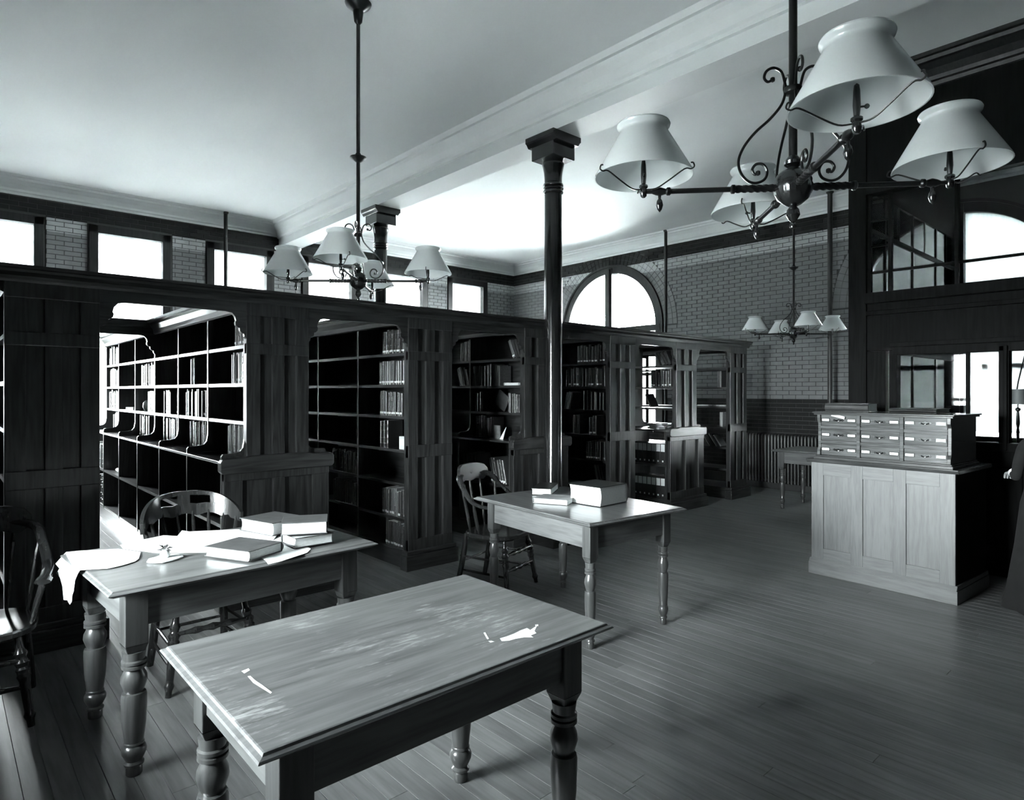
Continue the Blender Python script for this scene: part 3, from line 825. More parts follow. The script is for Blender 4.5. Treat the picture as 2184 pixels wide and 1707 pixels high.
# worn white patch and scratch on the near table: paint flakes lying on its top
T1_top = [o_ for o_ in bpy.data.objects if o_.name == 'table_top'][0]
T1_top.data.materials[0] = scuff()
mb = MB()
def flake(mb, pts, z=TH + .0006):
    P = [onZ(px, py, z) for px, py in pts]
    n_ = len(P); o = MB().add([(p.x - 1.082, p.y - 1.745, z) for p in P], [tuple(range(n_))]).build('varnish_chip', PAPER, T1_top); o['label'] = 'white chipped patch in the varnish'
flake(mb, [(1066, 1362), (1080, 1358), (1096, 1352), (1110, 1345), (1124, 1340), (1131, 1344), (1146, 1334), (1140, 1346), (1144, 1351), (1132, 1356), (1138, 1360), (1118, 1360), (1100, 1363), (1086, 1367), (1070, 1368)])
flake(mb, [(1041, 1368), (1048, 1367), (1055, 1369), (1046, 1371)]); flake(mb, [(1031, 1350), (1035, 1349), (1043, 1363), (1039, 1364)]); flake(mb, [(1141, 1333), (1148, 1332), (1148, 1336), (1142, 1336)])
flake(mb, [(528, 1443), (534, 1442), (545, 1452), (560, 1462), (580, 1477), (577, 1480), (556, 1467), (540, 1457)]); flake(mb, [(515, 1432), (530, 1426), (533, 1430), (521, 1437)])

# ================================================================== CHAIRS
def leg_prof(h, r, turned=True):
    if turned: return [(r * .55, 0), (r * .7, .02 * h), (r * .62, .10 * h), (r * .9, .13 * h), (r * .65, .16 * h), (r * .8, .30 * h), (r * 1.0, .45 * h), (r * .75, .55 * h), (r * 1.15, .60 * h), (r * .7, .65 * h), (r * 1.2, .72 * h), (r * .75, .79 * h), (r * .95, .85 * h), (r * .8, h)]
    return [(r * .6, 0), (r * .8, .1 * h), (r, .5 * h), (r * .9, h)]
def bar(pa, pb, prof_f, n=16):
    pa, pb = Vector(pa), Vector(pb)
    pts = [pa.lerp(pb, i / n) for i in range(n + 1)]
    return pts, [prof_f(i / n) for i in range(n + 1)]
def turned_bar(mb, pa, pb, r, knots=(), seg=10, n=28, taper=.7):
    def f(t):
        v = taper + (1 - taper) * math.sin(PI * t)
        for (c, wd, am) in knots: v += am * math.exp(-((t - c) / wd) ** 2)
        return r * v
    p, rr = bar(pa, pb, f, n); mb.tube(p, rr, seg)
def seat_mb(w_, d_, h, th=.042):
    mb = MB(); n = 36; vs = []; fs = []
    rings = [(.0, h - .012), (.55, h - .010), (.86, h - .001), (.97, h), (1.0, h - .008), (1.0, h - .028), (.93, h - th)]
    for (s_, z) in rings:
        for k in range(n):
            a = 2 * PI * k / n
            cx_ = math.copysign(abs(math.cos(a)) ** .65, math.cos(a)); cy_ = math.copysign(abs(math.sin(a)) ** .65, math.sin(a))
            vs.append((w_ / 2 * s_ * cx_, d_ / 2 * s_ * cy_, z))
    for i in range(len(rings) - 1):
        for k in range(n):
            k2 = (k + 1) % n; fs.append((i * n + k, i * n + k2, (i + 1) * n + k2, (i + 1) * n + k))
    fs.append(tuple(reversed(range((len(rings) - 1) * n, len(rings) * n))))
    return mb.add(vs, fs)
SEAT_H = .445
def chair_base(t, fw=.20, fd=.19, bw=.18, bd=.20):
    # front is local -Y
    F = {}
    for sx in (-1, 1):
        mb = MB(); turned_bar(mb, (sx * (fw + .025), -fd - .03, 0), (sx * (fw - .03), -fd + .03, SEAT_H - .03), .021, [(.12, .03, .35), (.55, .03, .35), (.62, .025, .45), (.70, .03, .55), (.80, .03, .4)], 12, 40)
        mb.build('leg', CHAIR, t, True)
        pts = smoothpath([(sx * (bw + .02), bd + .065, 0), (sx * (bw + .01), bd + .03, .15), (sx * bw, bd + .005, .30), (sx * (bw - .01), bd - .005, SEAT_H - .02)], 5)
        MB().tube(pts, [.019 + .004 * math.sin(PI * i / (len(pts) - 1)) for i in range(len(pts))], 8).build('leg', CHAIR, t, True)
    for z in (.16, .28):
        mb = MB(); turned_bar(mb, (-fw - .01, -fd - .018 + z * .06, z + .02), (fw + .01, -fd - .018 + z * .06, z + .02), .013, [(.3, .06, .5), (.5, .05, .6), (.7, .06, .5)], 10); mb.build('stretcher', CHAIR, t, True)
    for sx in (-1, 1):
        for z in (.14, .25):
            mb = MB(); turned_bar(mb, (sx * (fw + .01), -fd - .01, z), (sx * (bw + .01), bd + .035, z), .010, [], 8, 10); mb.build('stretcher', CHAIR, t, True)
    mb = MB(); turned_bar(mb, (-bw - .01, bd + .04, .20), (bw + .01, bd + .04, .20), .010, [], 8, 10); mb.build('stretcher', CHAIR, t, True)
def arc_pt(s_, z, rx, ry, yc): return (rx * math.sin(s_), yc + ry * math.cos(s_), z)
def side_chair(label, x, y, rz):
    t = thing('spindle_chair', label, 'chair', (x, y, 0), rz)
    seat_mb(.46, .44, SEAT_H).build('seat', CHAIR, t, True)
    chair_base(t)
    # bent crest rail, pierced by two slots, scalloped below
    n = 44; rows_ = 11; vs = []; fs = []; th = .020
    S = 1.25
    def crest(u, v, side):
        s_ = -S + 2 * S * u
        zt = .955 - .13 * abs(2 * u - 1) ** 2.6; zb = .805 - .035 * abs(2 * u - 1) ** 3
        zb += .018 * abs(math.sin(5 * PI * u)) * (1 if .12 < u < .88 else .0)
        z = zb + (zt - zb) * v
        rr = .275 + .06 * (z - .8) + side * th
        return (rr * math.sin(s_) * .98, .01 + rr * 1.0 * math.cos(s_) + .10 * (z - .45) * .8 + .02, z)
    def hole(i, j):
        u = (i + .5) / n; v = (j + .5) / rows_
        return .42 < v < .78 and (.29 < u < .46 or .54 < u < .71)
    idx = {}
    for side in (0, 1):
        for i in range(n + 1):
            for j in range(rows_ + 1):
                idx[(side, i, j)] = len(vs); vs.append(crest(i / n, j / rows_, side))
    for i in range(n):
        for j in range(rows_):
            if hole(i, j):
                continue
            fs.append((idx[0, i, j], idx[0, i + 1, j], idx[0, i + 1, j + 1], idx[0, i, j + 1]))
            fs.append((idx[1, i, j + 1], idx[1, i + 1, j + 1], idx[1, i + 1, j], idx[1, i, j]))
            for (di, dj, e0, e1) in ((0, -1, (i, j), (i + 1, j)), (0, 1, (i + 1, j + 1), (i, j + 1)), (-1, 0, (i, j + 1), (i, j)), (1, 0, (i + 1, j), (i + 1, j + 1))):
                ii, jj = i + di, j + dj
                if ii < 0 or jj < 0 or ii >= n or jj >= rows_ or hole(ii, jj):
                    fs.append((idx[0, *e1], idx[0, *e0], idx[1, *e0], idx[1, *e1]))
    MB().add(vs, fs).build('crest_rail', CHAIR, t, True)
    for k in range(8):
        u = .06 + .88 * k / 7; s_ = -S + 2 * S * u
        top = crest(u, .12, .5); r_ = .195
        mb = MB(); turned_bar(mb, (r_ * math.sin(s_) * 1.02, .0 + r_ * math.cos(s_), SEAT_H - .012), (top[0], top[1], top[2] + .01), .0105 if 0 < k < 7 else .015, [(.25, .05, .25), (.8, .05, .15)], 8, 18); mb.build('spindle', CHAIR, t, True)
    return t
def arm_chair(label, x, y, rz):
    t = thing('captains_chair', label, 'chair', (x, y, 0), rz)
    seat_mb(.48, .46, SEAT_H).build('seat', CHAIR, t, True)
    chair_base(t)
    # bow: low over the arms, swooping up into the back
    key = [(-.265, -.20, .655), (-.275, -.12, .665), (-.280, -.02, .672), (-.275, .07, .70), (-.255, .15, .775), (-.225, .215, .845), (-.16, .262, .872), (-.08, .285, .88), (0, .292, .882)]
    key = key + [(-a, b, c) for a, b, c in reversed(key[:-1])]
    pts = smoothpath(key, 5); n = len(pts); vs = []; fs = []
    for i, p in enumerate(pts):
        tq = (pts[min(i + 1, n - 1)] - pts[max(i - 1, 0)]).normalized()
        sd = tq.cross(Vector((0, 0, 1))).normalized(); upv = sd.cross(tq).normalized()
        wid = .026 if abs(p.y + .2) > .06 else .034
        hh = .013 + (.010 if p.z > .8 else 0)
        for k in range(10):
            a = 2 * PI * k / 10; vs.append(p + sd * (wid * math.cos(a)) + upv * (hh * math.sin(a)))
    for i in range(n - 1):
        for k in range(10):
            k2 = (k + 1) % 10; fs.append((i * 10 + k, i * 10 + k2, i * 10 + 10 + k2, i * 10 + 10 + k))
    fs.append(tuple(reversed(range(10)))); fs.append(tuple(range((n - 1) * 10, n * 10)))
    MB().add(vs, fs).build('arm_bow', CHAIR, t, True)
    # shaped head rest standing on the bow
    pol = [(-.205, .86), (-.20, .905), (-.17, .94), (-.11, .955), (0, .96), (.11, .955), (.17, .94), (.20, .905), (.205, .86), (.15, .815), (.08, .83), (0, .815), (-.08, .83), (-.15, .815)]
    yf_ = lambda x_: .292 - 1.15 * x_ * x_
    MB().prism(pol, lambda a, z: (a, yf_(a) - .014 + .10 * (z - .88), z), lambda a, z: (a, yf_(a) + .014 + .10 * (z - .88), z)).build('head_rest', CHAIR, t, True)
    for k in range(9):
        i = int(6 + (n - 13) * k / 8); p = pts[i]
        base = Vector((p.x * .78, p.y * .72 if p.y > 0 else p.y * .9, SEAT_H - .012))
        mb = MB(); turned_bar(mb, base, p, .0105, [(.2, .04, .25), (.28, .03, .25), (.75, .05, .2)], 8, 20); mb.build('spindle', CHAIR, t, True)
    return t
side_chair('chair with pierced bent crest rail tucked behind the papered table', 1.09, 3.78, 0)
arm_chair('armchair pushed up to the far side of the dictionary table', 3.33, 3.86, math.radians(17))
arm_chair('dark armchair at the left picture edge beside the hanging papers', .13, 3.93, math.radians(-8))

# ================================================================== CARD CATALOGUE
# base cabinet, front facing -X (local -X), width along local Y
ca, cb = onZ(1724, 1221, 0), onZ(2042, 1293, 0)
cang = math.atan2(cb.x - ca.x, -(cb.y - ca.y))
CW = (cb - ca).length; CH = .977; CD = .72
cab = thing('card_cabinet', 'pale oak panelled cabinet carrying the card drawers', 'cabinet', ((ca.x + cb.x) / 2, (ca.y + cb.y) / 2, 0), cang)
hw_ = CW / 2
MB().box(0, CD, -hw_, hw_, 0, .10).prism([(0, .10), (.018, .135), (CD - .018, .135), (CD, .10)], lambda x, z: (x, -hw_ + .004, z), lambda x, z: (x, hw_ - .004, z)).build('plinth', OAK_Y, cab, bevel=.003)
hb_ = hw_ - .018; xf = .018
MB().box(xf + .02, CD - .018, -hb_ + .002, hb_ - .002, .10, CH - .03).build('carcase', DARKPANEL, cab)
st = [(-hb_, -hb_ + .10), (hb_ - .10, hb_)]
wi = (2 * hb_ - .20 - 2 * .09) / 3
edges_ = [-hb_ + .10]
panels = []
y = -hb_ + .10
for k in range(3):
    panels.append((y, y + wi)); y += wi
    if k < 2: st.append((y, y + .09)); y += .09
for (a, b) in st: MB().box(xf, xf + .024, a, b, .13, CH - .03).build('stile', OAK_Z, cab, bevel=.002)
for (z0, z1) in ((.13, .225), (CH - .135, CH - .03)):
    for (a, b) in panels: MB().box(xf + .0005, xf + .024, a, b, z0, z1).build('rail', OAK_Y, cab, bevel=.002)
for (a, b) in panels: MB().box(xf + .012, xf + .022, a, b, .225, CH - .135).build('panel', OAK_Z, cab)
for sy in (-1,): MB().box(xf + .02, CD - .018, -hb_ - .0, -hb_ + .02, .13, CH - .03).build('side_panel', DARKPANEL, cab)  # right side of the oak cabinet made near-black: its shade put into the colour
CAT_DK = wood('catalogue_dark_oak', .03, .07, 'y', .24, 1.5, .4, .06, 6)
tp = [(.0, CH - .03), (-.012, CH - .022), (-.018, CH - .008), (-.02, CH), (CD + .02, CH), (CD + .02, CH - .03)]
MB().prism(tp, lambda x, z: (x, -hw_ - .012, z), lambda x, z: (x, hw_ + .012, z)).build('counter_top', CAT_DK, cab, bevel=.003)
# drawer unit on top
cat = thing('card_catalogue', 'nine-drawer card catalogue standing on the oak cabinet', 'card catalogue', (cab.location.x, cab.location.y, CH), cang)
uh = .40; ux0, ux1 = .055, .60; uy = hw_ - .055
MB().box(ux0 - .03, ux1 + .01, -uy - .02, uy + .02, 0, .022).box(ux0 - .02, ux1, -uy - .01, uy + .01, .022, .034).build('base_moulding', CAT_DK, cat, bevel=.003)
MB().box(ux0 + .02, ux1, -uy + .004, uy - .004, .034, uh - .026).build('carcase', CAT_DK, cat)
bkt = [(ux0 - .012, .034), (ux0 - .012, .07), (ux0 - .004, .085), (ux0 + .006, .10), (ux0 + .006, uh - .10), (ux0 - .004, uh - .085), (ux0 - .012, uh - .07), (ux0 - .012, uh - .026), (ux1, uh - .026), (ux1, .034)]
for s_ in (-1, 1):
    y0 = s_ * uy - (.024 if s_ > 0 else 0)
    MB().prism(bkt, lambda x, z: (x, y0, z), lambda x, z: (x, y0 + .024, z)).build('side', CAT_DK if s_ < 0 else CAT_Y, cat, bevel=.002)  # right side takes the darker oak, its shade put into the colour
MB().box(ux0 - .03, ux1 + .02, -uy - .02, uy + .02, uh - .026, uh - .012).box(ux0 - .04, ux1 + .03, -uy - .03, uy + .03, uh - .012, uh).build('top', CAT_DK, cat, bevel=.003)
wd = (2 * uy - .048 - 2 * .026) / 3; hd = (uh - .06 - 2 * .022 - .016) / 3
for k in (0, 1):
    y = -uy + .024 + (k + 1) * wd + k * .026
    MB().box(ux0 - .004, ux0 + .05, y, y + .026, .034, uh - .026).build('divider', CAT_Y, cat, bevel=.002)
for c in range(3):
    y = -uy + .024 + c * (wd + .026)
    for r in range(3):
        z = .038 + r * (hd + .030)
        dr = MB().box(ux0 + .004, ux0 + .04, y + .003, y + wd - .003, z, z + hd - .004).build('drawer', CAT_Y, cat, bevel=.003)
        zc = z + hd * .5; yc = y + wd / 2
        for s_ in (-1, 1):
            hold = MB().box(ux0 - .001, ux0 + .004, yc + s_ * .105 - .034, yc + s_ * .105 + .034, zc - .014, zc + .014).build('label_holder', BRASS, dr)
            MB().box(ux0 - .0018, ux0 - .0005, yc + s_ * .105 - .030, yc + s_ * .105 + .030, zc - .010, zc + .010).build('label_card', PAPER, dr)
        mb = MB(); mb.prism([(-.045, 0), (-.035, .010), (-.022, .005), (0, .012), (.022, .005), (.035, .010), (.045, 0), (.035, -.010), (.022, -.005), (0, -.012), (-.022, -.005), (-.035, -.010)], lambda u, v: (ux0 + .0, yc + u, zc + v), lambda u, v: (ux0 + .004, yc + u, zc + v))
        mb.tube(smoothpath([(ux0, yc - .024, zc), (ux0 - .012, yc - .018, zc - .004), (ux0 - .016, yc, zc - .007), (ux0 - .012, yc + .018, zc - .004), (ux0, yc + .024, zc)], 4), .004, 8)
        mb.build('pull', BRASS, dr, True)
    if c < 3:
        for r in range(1, 3):
            z = .038 + r * (hd + .030) - .028
            MB().box(ux0 + .0, ux0 + .04, y, y + wd, z, z + .024).build('drawer_rail', CAT_Y, cat, bevel=.002)
slip = MB().box(-.0006, .0006, -.055, .055, -.011, .011).build('paper_slip', PAPER)
M_ = Matrix.Translation(cab.location) @ Matrix.Rotation(cang, 4, 'Z')
yl = -uy + .024 + 2 * (wd + .026) + wd / 2
slip.location = M_ @ Vector((ux0 - .018, yl - .005, CH + .038 + 2 * (hd + .030) + hd * .86)); slip.rotation_euler = (math.radians(13), 0, cang)
tag(slip, 'white slip of paper stuck across the top left catalogue drawer', 'paper')

# ================================================================== BOOKS
def cover_mat(name, v, rough, coat=.3):
    return mottled(name, v * .6, v * 1.3, 14, rough, (1, 1, 1), .1, 4, coat)
COV = [cover_mat('black_leather', .010, .30, .4), cover_mat('dark_cloth', .022, .45, .1), cover_mat('brown_leather', .040, .32, .4), cover_mat('mid_cloth', .10, .45, .2), cover_mat('pale_cloth', .34, .45, .2)]
def shelf_book_mesh(m, ribs):
    # unit book: spine faces -X at x=0, thickness along +Y (0..1), depth +X (0..1), height z 0..1; page block shows above the covers' edge
    mb = MB(); n = 7
    prof_z = [0.0] + ([.14, .15, .17, .18, .34, .35, .37, .38, .62, .63, .65, .66, .82, .83, .85, .86] if ribs else [.5]) + [1.0]
    vs = []; fs = []
    for z in prof_z:
        bulge = 1.0
        if ribs and any(abs(z - c) < .012 for c in (.16, .36, .64, .84)): bulge = 1.35
        for k in range(n):
            a = PI * k / (n - 1)
            vs.append((.0 + .06 - .06 * bulge * math.sin(a), .5 - .5 * math.cos(a), z))
        vs.append((1, 1, z)); vs.append((1, 0, z))
    m_ = n + 2
    for i in range(len(prof_z) - 1):
        for k in range(m_):
            k2 = (k + 1) % m_; fs.append((i * m_ + k, i * m_ + k2, (i + 1) * m_ + k2, (i + 1) * m_ + k))
    fs.append(tuple(reversed(range(m_)))); nf = len(fs)
    fs.append(tuple(range((len(prof_z) - 1) * m_, len(prof_z) * m_)))
    mb.add(vs, fs)
    me = mesh(mb, 'book', m, True)
    me.materials.append(PAGES)
    for p in me.polygons:
        if p.normal.z > .9 and min(me.vertices[i].co.z for i in p.vertices) > .99: p.material_index = 1
        if p.normal.x > .9: p.material_index = 1
    return me
BOOKM = [shelf_book_mesh(m, r) for m in COV for r in (False, True)]
lab_me = mesh(MB().box(-.012, .02, .14, .86, .075, .155), 'spine_label', LABELM)
lab_hi = mesh(MB().box(-.012, .02, .04, .96, .60, .97), 'spine_label', LABELM)
NB = [0]
def book(x, y, z, th, h, d, label, group, m=0, lean=0.0, lab=True):
    """one shelved book standing on (x,y,z), spine to -X"""
    o = bpy.data.objects.new('book', BOOKM[m]); col.objects.link(o)
    o.location = (x, y, z); o.scale = (d, th, h); o.rotation_euler = (lean, 0, 0)
    tag(o, label, 'book', group)
    if lab: inst('spine_label', lab_me, o)
    NB[0] += 1
    return o
def row(x, z, y0, y1, label, hmin=.20, hmax=.245, tmin=.022, tmax=.045, lab=.6, pal=(0, 0, 1, 2, 2, 3), dep=.165, rng=None, lean=0.0, stuff=False, skip=0):
    """a run of books along +Y from y0 to y1 (larger Y is further from the viewer)"""
    R = rng or random
    y = y0; out = []
    while True:
        th = R.uniform(tmin, tmax)
        if y + th > y1: break
        h = R.uniform(hmin, hmax)
        m = R.choice(pal) * 2 + (1 if R.random() < .45 else 0)
        xx = x + R.uniform(0, .012); lb = R.random() < lab
        out.append((xx, y, th, h, m, lb))
        y += (th + .0012) / max(.3, math.cos(lean))
    for k, (xx, y, th, h, m, lb) in enumerate(out):
        if stuff:
            me = BOOKM[m]; STUFFB.add([(xx + v.co.x * dep, y + v.co.y * th, z + .0005 + v.co.z * h) for v in me.vertices], [tuple(p.vertices) for p in me.polygons]); continue
        lab_ = label + (', %s from near end' % ORD[k] if len(out) > 1 else '')
        o = book(xx, y, z + .0005, th, h, dep, lab_, label, m, lean, lb)
        if lean < 0: o.location.z += th * math.sin(-lean)
# positive lean about +X tips the top towards -Y ... books lean on the upright at the near end of the bay
xA, xAl = RX[1] - HB + .012, RX[1] - HL + .012
b = BAYS
def bay(i): return b[i] + .030, b[i + 1] - .004
ORD = 'first second third fourth fifth sixth seventh eighth ninth tenth eleventh twelfth thirteenth fourteenth fifteenth sixteenth seventeenth eighteenth nineteenth twentieth'.split()
STUFFB = MB()
rb = random.Random(3)
BX = {'A': xA, 'Al': xAl, 'B': RX[2] - HB + .012, 'C': RX[3] - HB + .012, 'Cl': RX[3] - HL + .012, 'D': RX[4] - HB + .012, 'E': RX[5] - HB + .012, 'El': RX[5] - HL + .012, 'F': RX[6] - HB + .012}
LEDGE = 1.0525
# (face, bay from the viewer, shelf height, start and end along the bay, label, hmin, hmax, tmin, tmax, share with spine label, palette, lean)
ROWS = [
 ('A', 0, SHZ[5], .0, .36, 'dark book, second shelf beside the grained end panel', .20, .235, .024, .045, .6, (0, 1, 2, 3), 0),
 ('A', 0, LEDGE, .005, .40, 'ribbed book on the ledge beside the grained end panel', .22, .25, .026, .045, .3, (2, 3), 0),
 ('A', 0, SHZ[6], .0, .22, 'dark book, top shelf beside the grained end panel', .19, .22, .03, .045, .8, (0, 1), 0),
 ('A', 1, SHZ[4], .0, .68, 'ribbed leather book, full row of the second bay', .21, .24, .026, .045, .4, (2, 3), 0),
 ('A', 1, LEDGE, .05, .60, 'slim dark book on the ledge, second bay', .21, .245, .022, .034, .2, (0, 1, 2), 0),
 ('A', 1, SHZ[5], .40, .54, 'slim book sharing the shelf with white pots', .21, .24, .02, .03, 0, (2, 3), 0),
 ('A', 2, SHZ[4], .0, .08, 'book at the near end of the third bay', .21, .24, .026, .04, .6, (3, 2), 0),
 ('A', 2, SHZ[4], .30, .56, 'book at the far end of the third bay', .21, .24, .026, .045, .2, (3, 2, 0), 0),
 ('A', 2, LEDGE, .01, .62, 'ribbed dark volume on the third bay ledge', .22, .25, .032, .05, .3, (0, 2), 0),
 ('A', 3, SHZ[5], .0, .72, 'bright volume, second row beyond the far lintel', .21, .245, .035, .055, .2, (4, 4, 3, 1), 0),
 ('A', 3, SHZ[4], .0, .36, 'bright volume, third row beyond the far lintel', .21, .245, .035, .055, .2, (4, 4, 3), 0),
 ('A', 3, LEDGE, .30, .72, 'dark volume on the ledge beyond the far lintel', .21, .25, .035, .05, .2, (3, 1, 2), 0),
 ('A', 5, SHZ[6], .0, .66, 'pale book, top shelf by the far window', .20, .24, .04, .055, .1, (4, 3), 0),
 ('A', 5, SHZ[5], .0, .66, 'pale book, second shelf by the far window', .20, .24, .04, .055, .1, (4, 4, 3), 0),
 ('A', 5, SHZ[4], .0, .66, 'pale book, third shelf by the far window', .20, .24, .04, .055, .1, (4, 4, 3), 0),
 ('A', 5, LEDGE, .01, .40, 'pale book on the ledge by the far window', .20, .24, .04, .055, .1, (4, 4, 3), 0),
 ('Al', 5, .60, .0, .60, 'tall pale volume under the ledge by the far window', .26, .31, .04, .055, .1, (4, 3), 0),
 ('Al', 5, SHZ[0], .0, .40, 'dark tall volume near the floor by the far window', .30, .36, .04, .055, 0, (1, 0), 0),
 ('B', 0, SHZ[6], .0, .42, 'labelled book, top shelf of the dark bookcase', .19, .22, .032, .044, .95, (0, 1), 0),
 ('B', 0, SHZ[5], .0, .46, 'labelled slim book, second row of the dark bookcase', .20, .23, .03, .04, .95, (0, 2), 0),
 ('B', 0, SHZ[4], .06, .46, 'labelled book, third row of the dark bookcase', .20, .23, .032, .045, .8, (0, 2), 0),
 ('B', 0, SHZ[3], .30, .46, 'thick black book beyond the white card box', .22, .26, .06, .075, .5, (0,), 0),
 ('B', 0, SHZ[1], .0, .42, 'smooth-spined book, second row above the floor', .22, .26, .032, .045, .9, (2, 3, 1), 0),
 ('B', 0, SHZ[0], .0, .36, 'dark book, lowest row of the dark bookcase', .20, .24, .036, .05, .8, (1, 2), 0),
 ('B', 1, SHZ[2], .04, .55, '*', .20, .23, .018, .026, .9, (0,), 0),
 ('B', 1, SHZ[1], .04, .55, '*', .21, .24, .022, .034, .8, (0,), 0),
 ('C', 0, SHZ[6], .01, .17, 'tilted book, top shelf corner behind the column', .19, .21, .03, .04, .1, (3, 1, 2), -.42),
 ('C', 0, SHZ[5], .34, .80, 'bright-spined book, second shelf of the fourth bookcase', .21, .235, .034, .06, .2, (2, 1, 3), 0),
 ('C', 0, SHZ[4], .02, .22, 'short book on the near side of the folio', .18, .21, .028, .04, .1, (2, 1), 0),
 ('C', 0, SHZ[4], .62, .80, 'dark book on the far side of the folio', .19, .22, .04, .06, .1, (0, 1), 0),
 ('C', 0, LEDGE, .45, .78, 'dark book on the fourth bookcase ledge', .20, .24, .032, .045, .4, (0, 1, 2), 0),
 ('Cl', 0, .60, .04, .30, 'labelled book slumping below the fourth bookcase ledge', .24, .27, .032, .045, .9, (1, 2), -.25),
 ('Cl', 0, .60, .5, .72, 'tall thin book leaning below the fourth bookcase ledge', .27, .31, .022, .03, 0, (3, 1), -.2),
 ('C', 1, SHZ[6], .0, .20, 'upright book, top of the fourth bookcase second bay', .20, .23, .032, .045, .1, (2, 3), 0),
 ('C', 1, SHZ[5], .01, .22, 'slanting book in the fourth bookcase second bay', .19, .22, .024, .034, .1, (3, 1, 2), -.3),
 ('D', 0, SHZ[6], .02, .46, 'dark book, top shelf right of the column', .19, .23, .036, .05, .8, (0, 1), 0),
 ('D', 0, SHZ[5], .02, .66, 'book, full second row right of the column', .20, .235, .034, .05, .6, (0, 1, 2, 3), 0),
 ('D', 0, SHZ[4], .04, .36, 'black white-labelled volume right of the column', .20, .24, .05, .07, .0, (0,), 0),
 ('D', 0, SHZ[4], .58, .70, 'pale thin slanting book right of the column', .20, .22, .025, .035, 0, (4, 3), .22),
 ('D', 0, SHZ[3], .16, .30, 'black book, middle shelf right of the column', .19, .23, .045, .06, .8, (0,), 0),
 ('D', 0, SHZ[3], .42, .53, 'thin ribbed book, middle shelf right of the column', .22, .24, .024, .03, 0, (3, 2), 0),
 ('D', 0, SHZ[2], .02, .36, 'ribbed labelled book, lower row right of the column', .20, .24, .032, .045, .9, (1, 2), 0),
 ('D', 0, SHZ[1], .03, .14, 'tall folio leaning near the floor right of the column', .24, .26, .03, .04, 0, (2, 3), -.25),
 ('E', 0, SHZ[6], .02, .22, 'grey slanting book high above the pamphlet boxes', .18, .20, .036, .05, 0, (3, 1), -.45),
 ('E', 0, SHZ[5], .02, .36, 'slim ribbed book above the gap showing the window', .19, .23, .032, .04, .7, (0, 2), 0),
 ('F', 0, SHZ[5], .08, .16, 'tall grey volume alone on the last bookcase', .22, .235, .055, .07, 0, (3,), 0),
 ('F', 0, SHZ[3], .06, .12, 'white-spined book standing alone on the last bookcase', .21, .22, .04, .05, 0, (4,), 0),
 ('F', 0, SHZ[2], .08, .30, 'thin book slumped in a fan on the last bookcase', .19, .22, .024, .03, 0, (4, 3, 1), -.62),
]
for (fc, bi, z_, a_, e_, lb_, h0, h1, t0_, t1_, sl, pal_, ln) in ROWS:
    y_ = BAYS[bi] + .034
    row(BX[fc], z_, y_ + a_, y_ + e_, lb_, h0, h1, t0_, t1_, sl, pal_, .22 if 'l' in fc else .165, rb, ln, stuff=lb_ == '*')
xB, xC, xCl, xD, xE, xEl, xFx = BX['B'], BX['C'], BX['Cl'], BX['D'], BX['E'], BX['El'], BX['F']
n0 = BAYS[0] + .034
BOXC = mat('black_box_cloth', g(.012), .5)
def pam_box(x, y, z, th, h, label):
    t = thing('pamphlet_box', label, 'box', (x, y, z), 0, 'black pamphlet boxes with white labels')
    MB().box(0, .22, 0, th, 0, h).build('case', BOXC, t, bevel=.003)
    MB().box(-.0015, 0, .003, th - .003, h * .62, h * .97).build('title_label', LABELM, t)
    MB().box(-.0015, 0, th * .35, th * .65, h * .12, h * .20).build('number_label', LABELM, t)
for z, nm in ((.60, 'upper'), (SHZ[0], 'lower')):
    for k in range(8): pam_box(xEl + .01, n0 + .01 + k * .071, z + .001, .066, .27, 'black pamphlet box, %s row, %s from near end' % (nm, ORD[k]))
o = STUFFB.build('books_in_dim_bays', COV[1], None, True) if STUFFB.v else None
if o: o['kind'] = 'stuff'; o['label'] = 'dim rows of thin dark books deep in the aisles'; o['category'] = 'books'

# --- loose and lying books, boxes, papers on shelves
def lying(name, x, y, z, lx, ly, t_, rz, m, label, cat='book', pages=True):
    o = thing(name, label, cat, (x, y, z + .001), rz)
    c_ = .004 if t_ > .02 else .0025
    if pages:
        MB().box(-lx / 2, lx / 2, -ly / 2, ly / 2, 0, c_).box(-lx / 2, lx / 2, -ly / 2, ly / 2, t_ - c_, t_).prism([(ly / 2 - .004, c_), (ly / 2, c_), (ly / 2 + t_ * .18, t_ * .3), (ly / 2 + t_ * .22, t_ / 2), (ly / 2 + t_ * .18, t_ * .7), (ly / 2, t_ - c_), (ly / 2 - .004, t_ - c_)], lambda yy, z_: (-lx / 2, yy, z_), lambda yy, z_: (lx / 2, yy, z_)).build('cover', m, o, bevel=.0015)
        n_ = 7; k_ = [(-ly / 2 + .008 + t_ * .10 * math.sin(PI * i / (n_ - 1)), c_ + (t_ - 2 * c_) * i / (n_ - 1)) for i in range(n_)] + [(ly / 2 - .003, t_ - c_), (ly / 2 - .003, c_)]
        MB().prism(k_, lambda yy, z_: (-lx / 2 + .006, yy, z_), lambda yy, z_: (lx / 2 - .006, yy, z_)).build('page_block', PAGES, o)
    else:
        MB().box(-lx / 2, lx / 2, -ly / 2, ly / 2, 0, t_).build('case', m, o, bevel=.003)
        MB().box(-lx / 2 - .001, -lx / 2, -ly / 2 + .01, ly / 2 - .01, t_ * .3, t_ * .8).build('label', LABELM, o)
    return o
CB, CDK, CG = COV[2], COV[0], mottled('grey_cloth', .05, .085, 18, .5, (1, 1, 1), .1)
lying('book', xA + .10, BAYS[4] + .45, SHZ[4], .17, .24, .03, .1, COV[4], 'pale book lying flat on the otherwise empty far bay shelf')
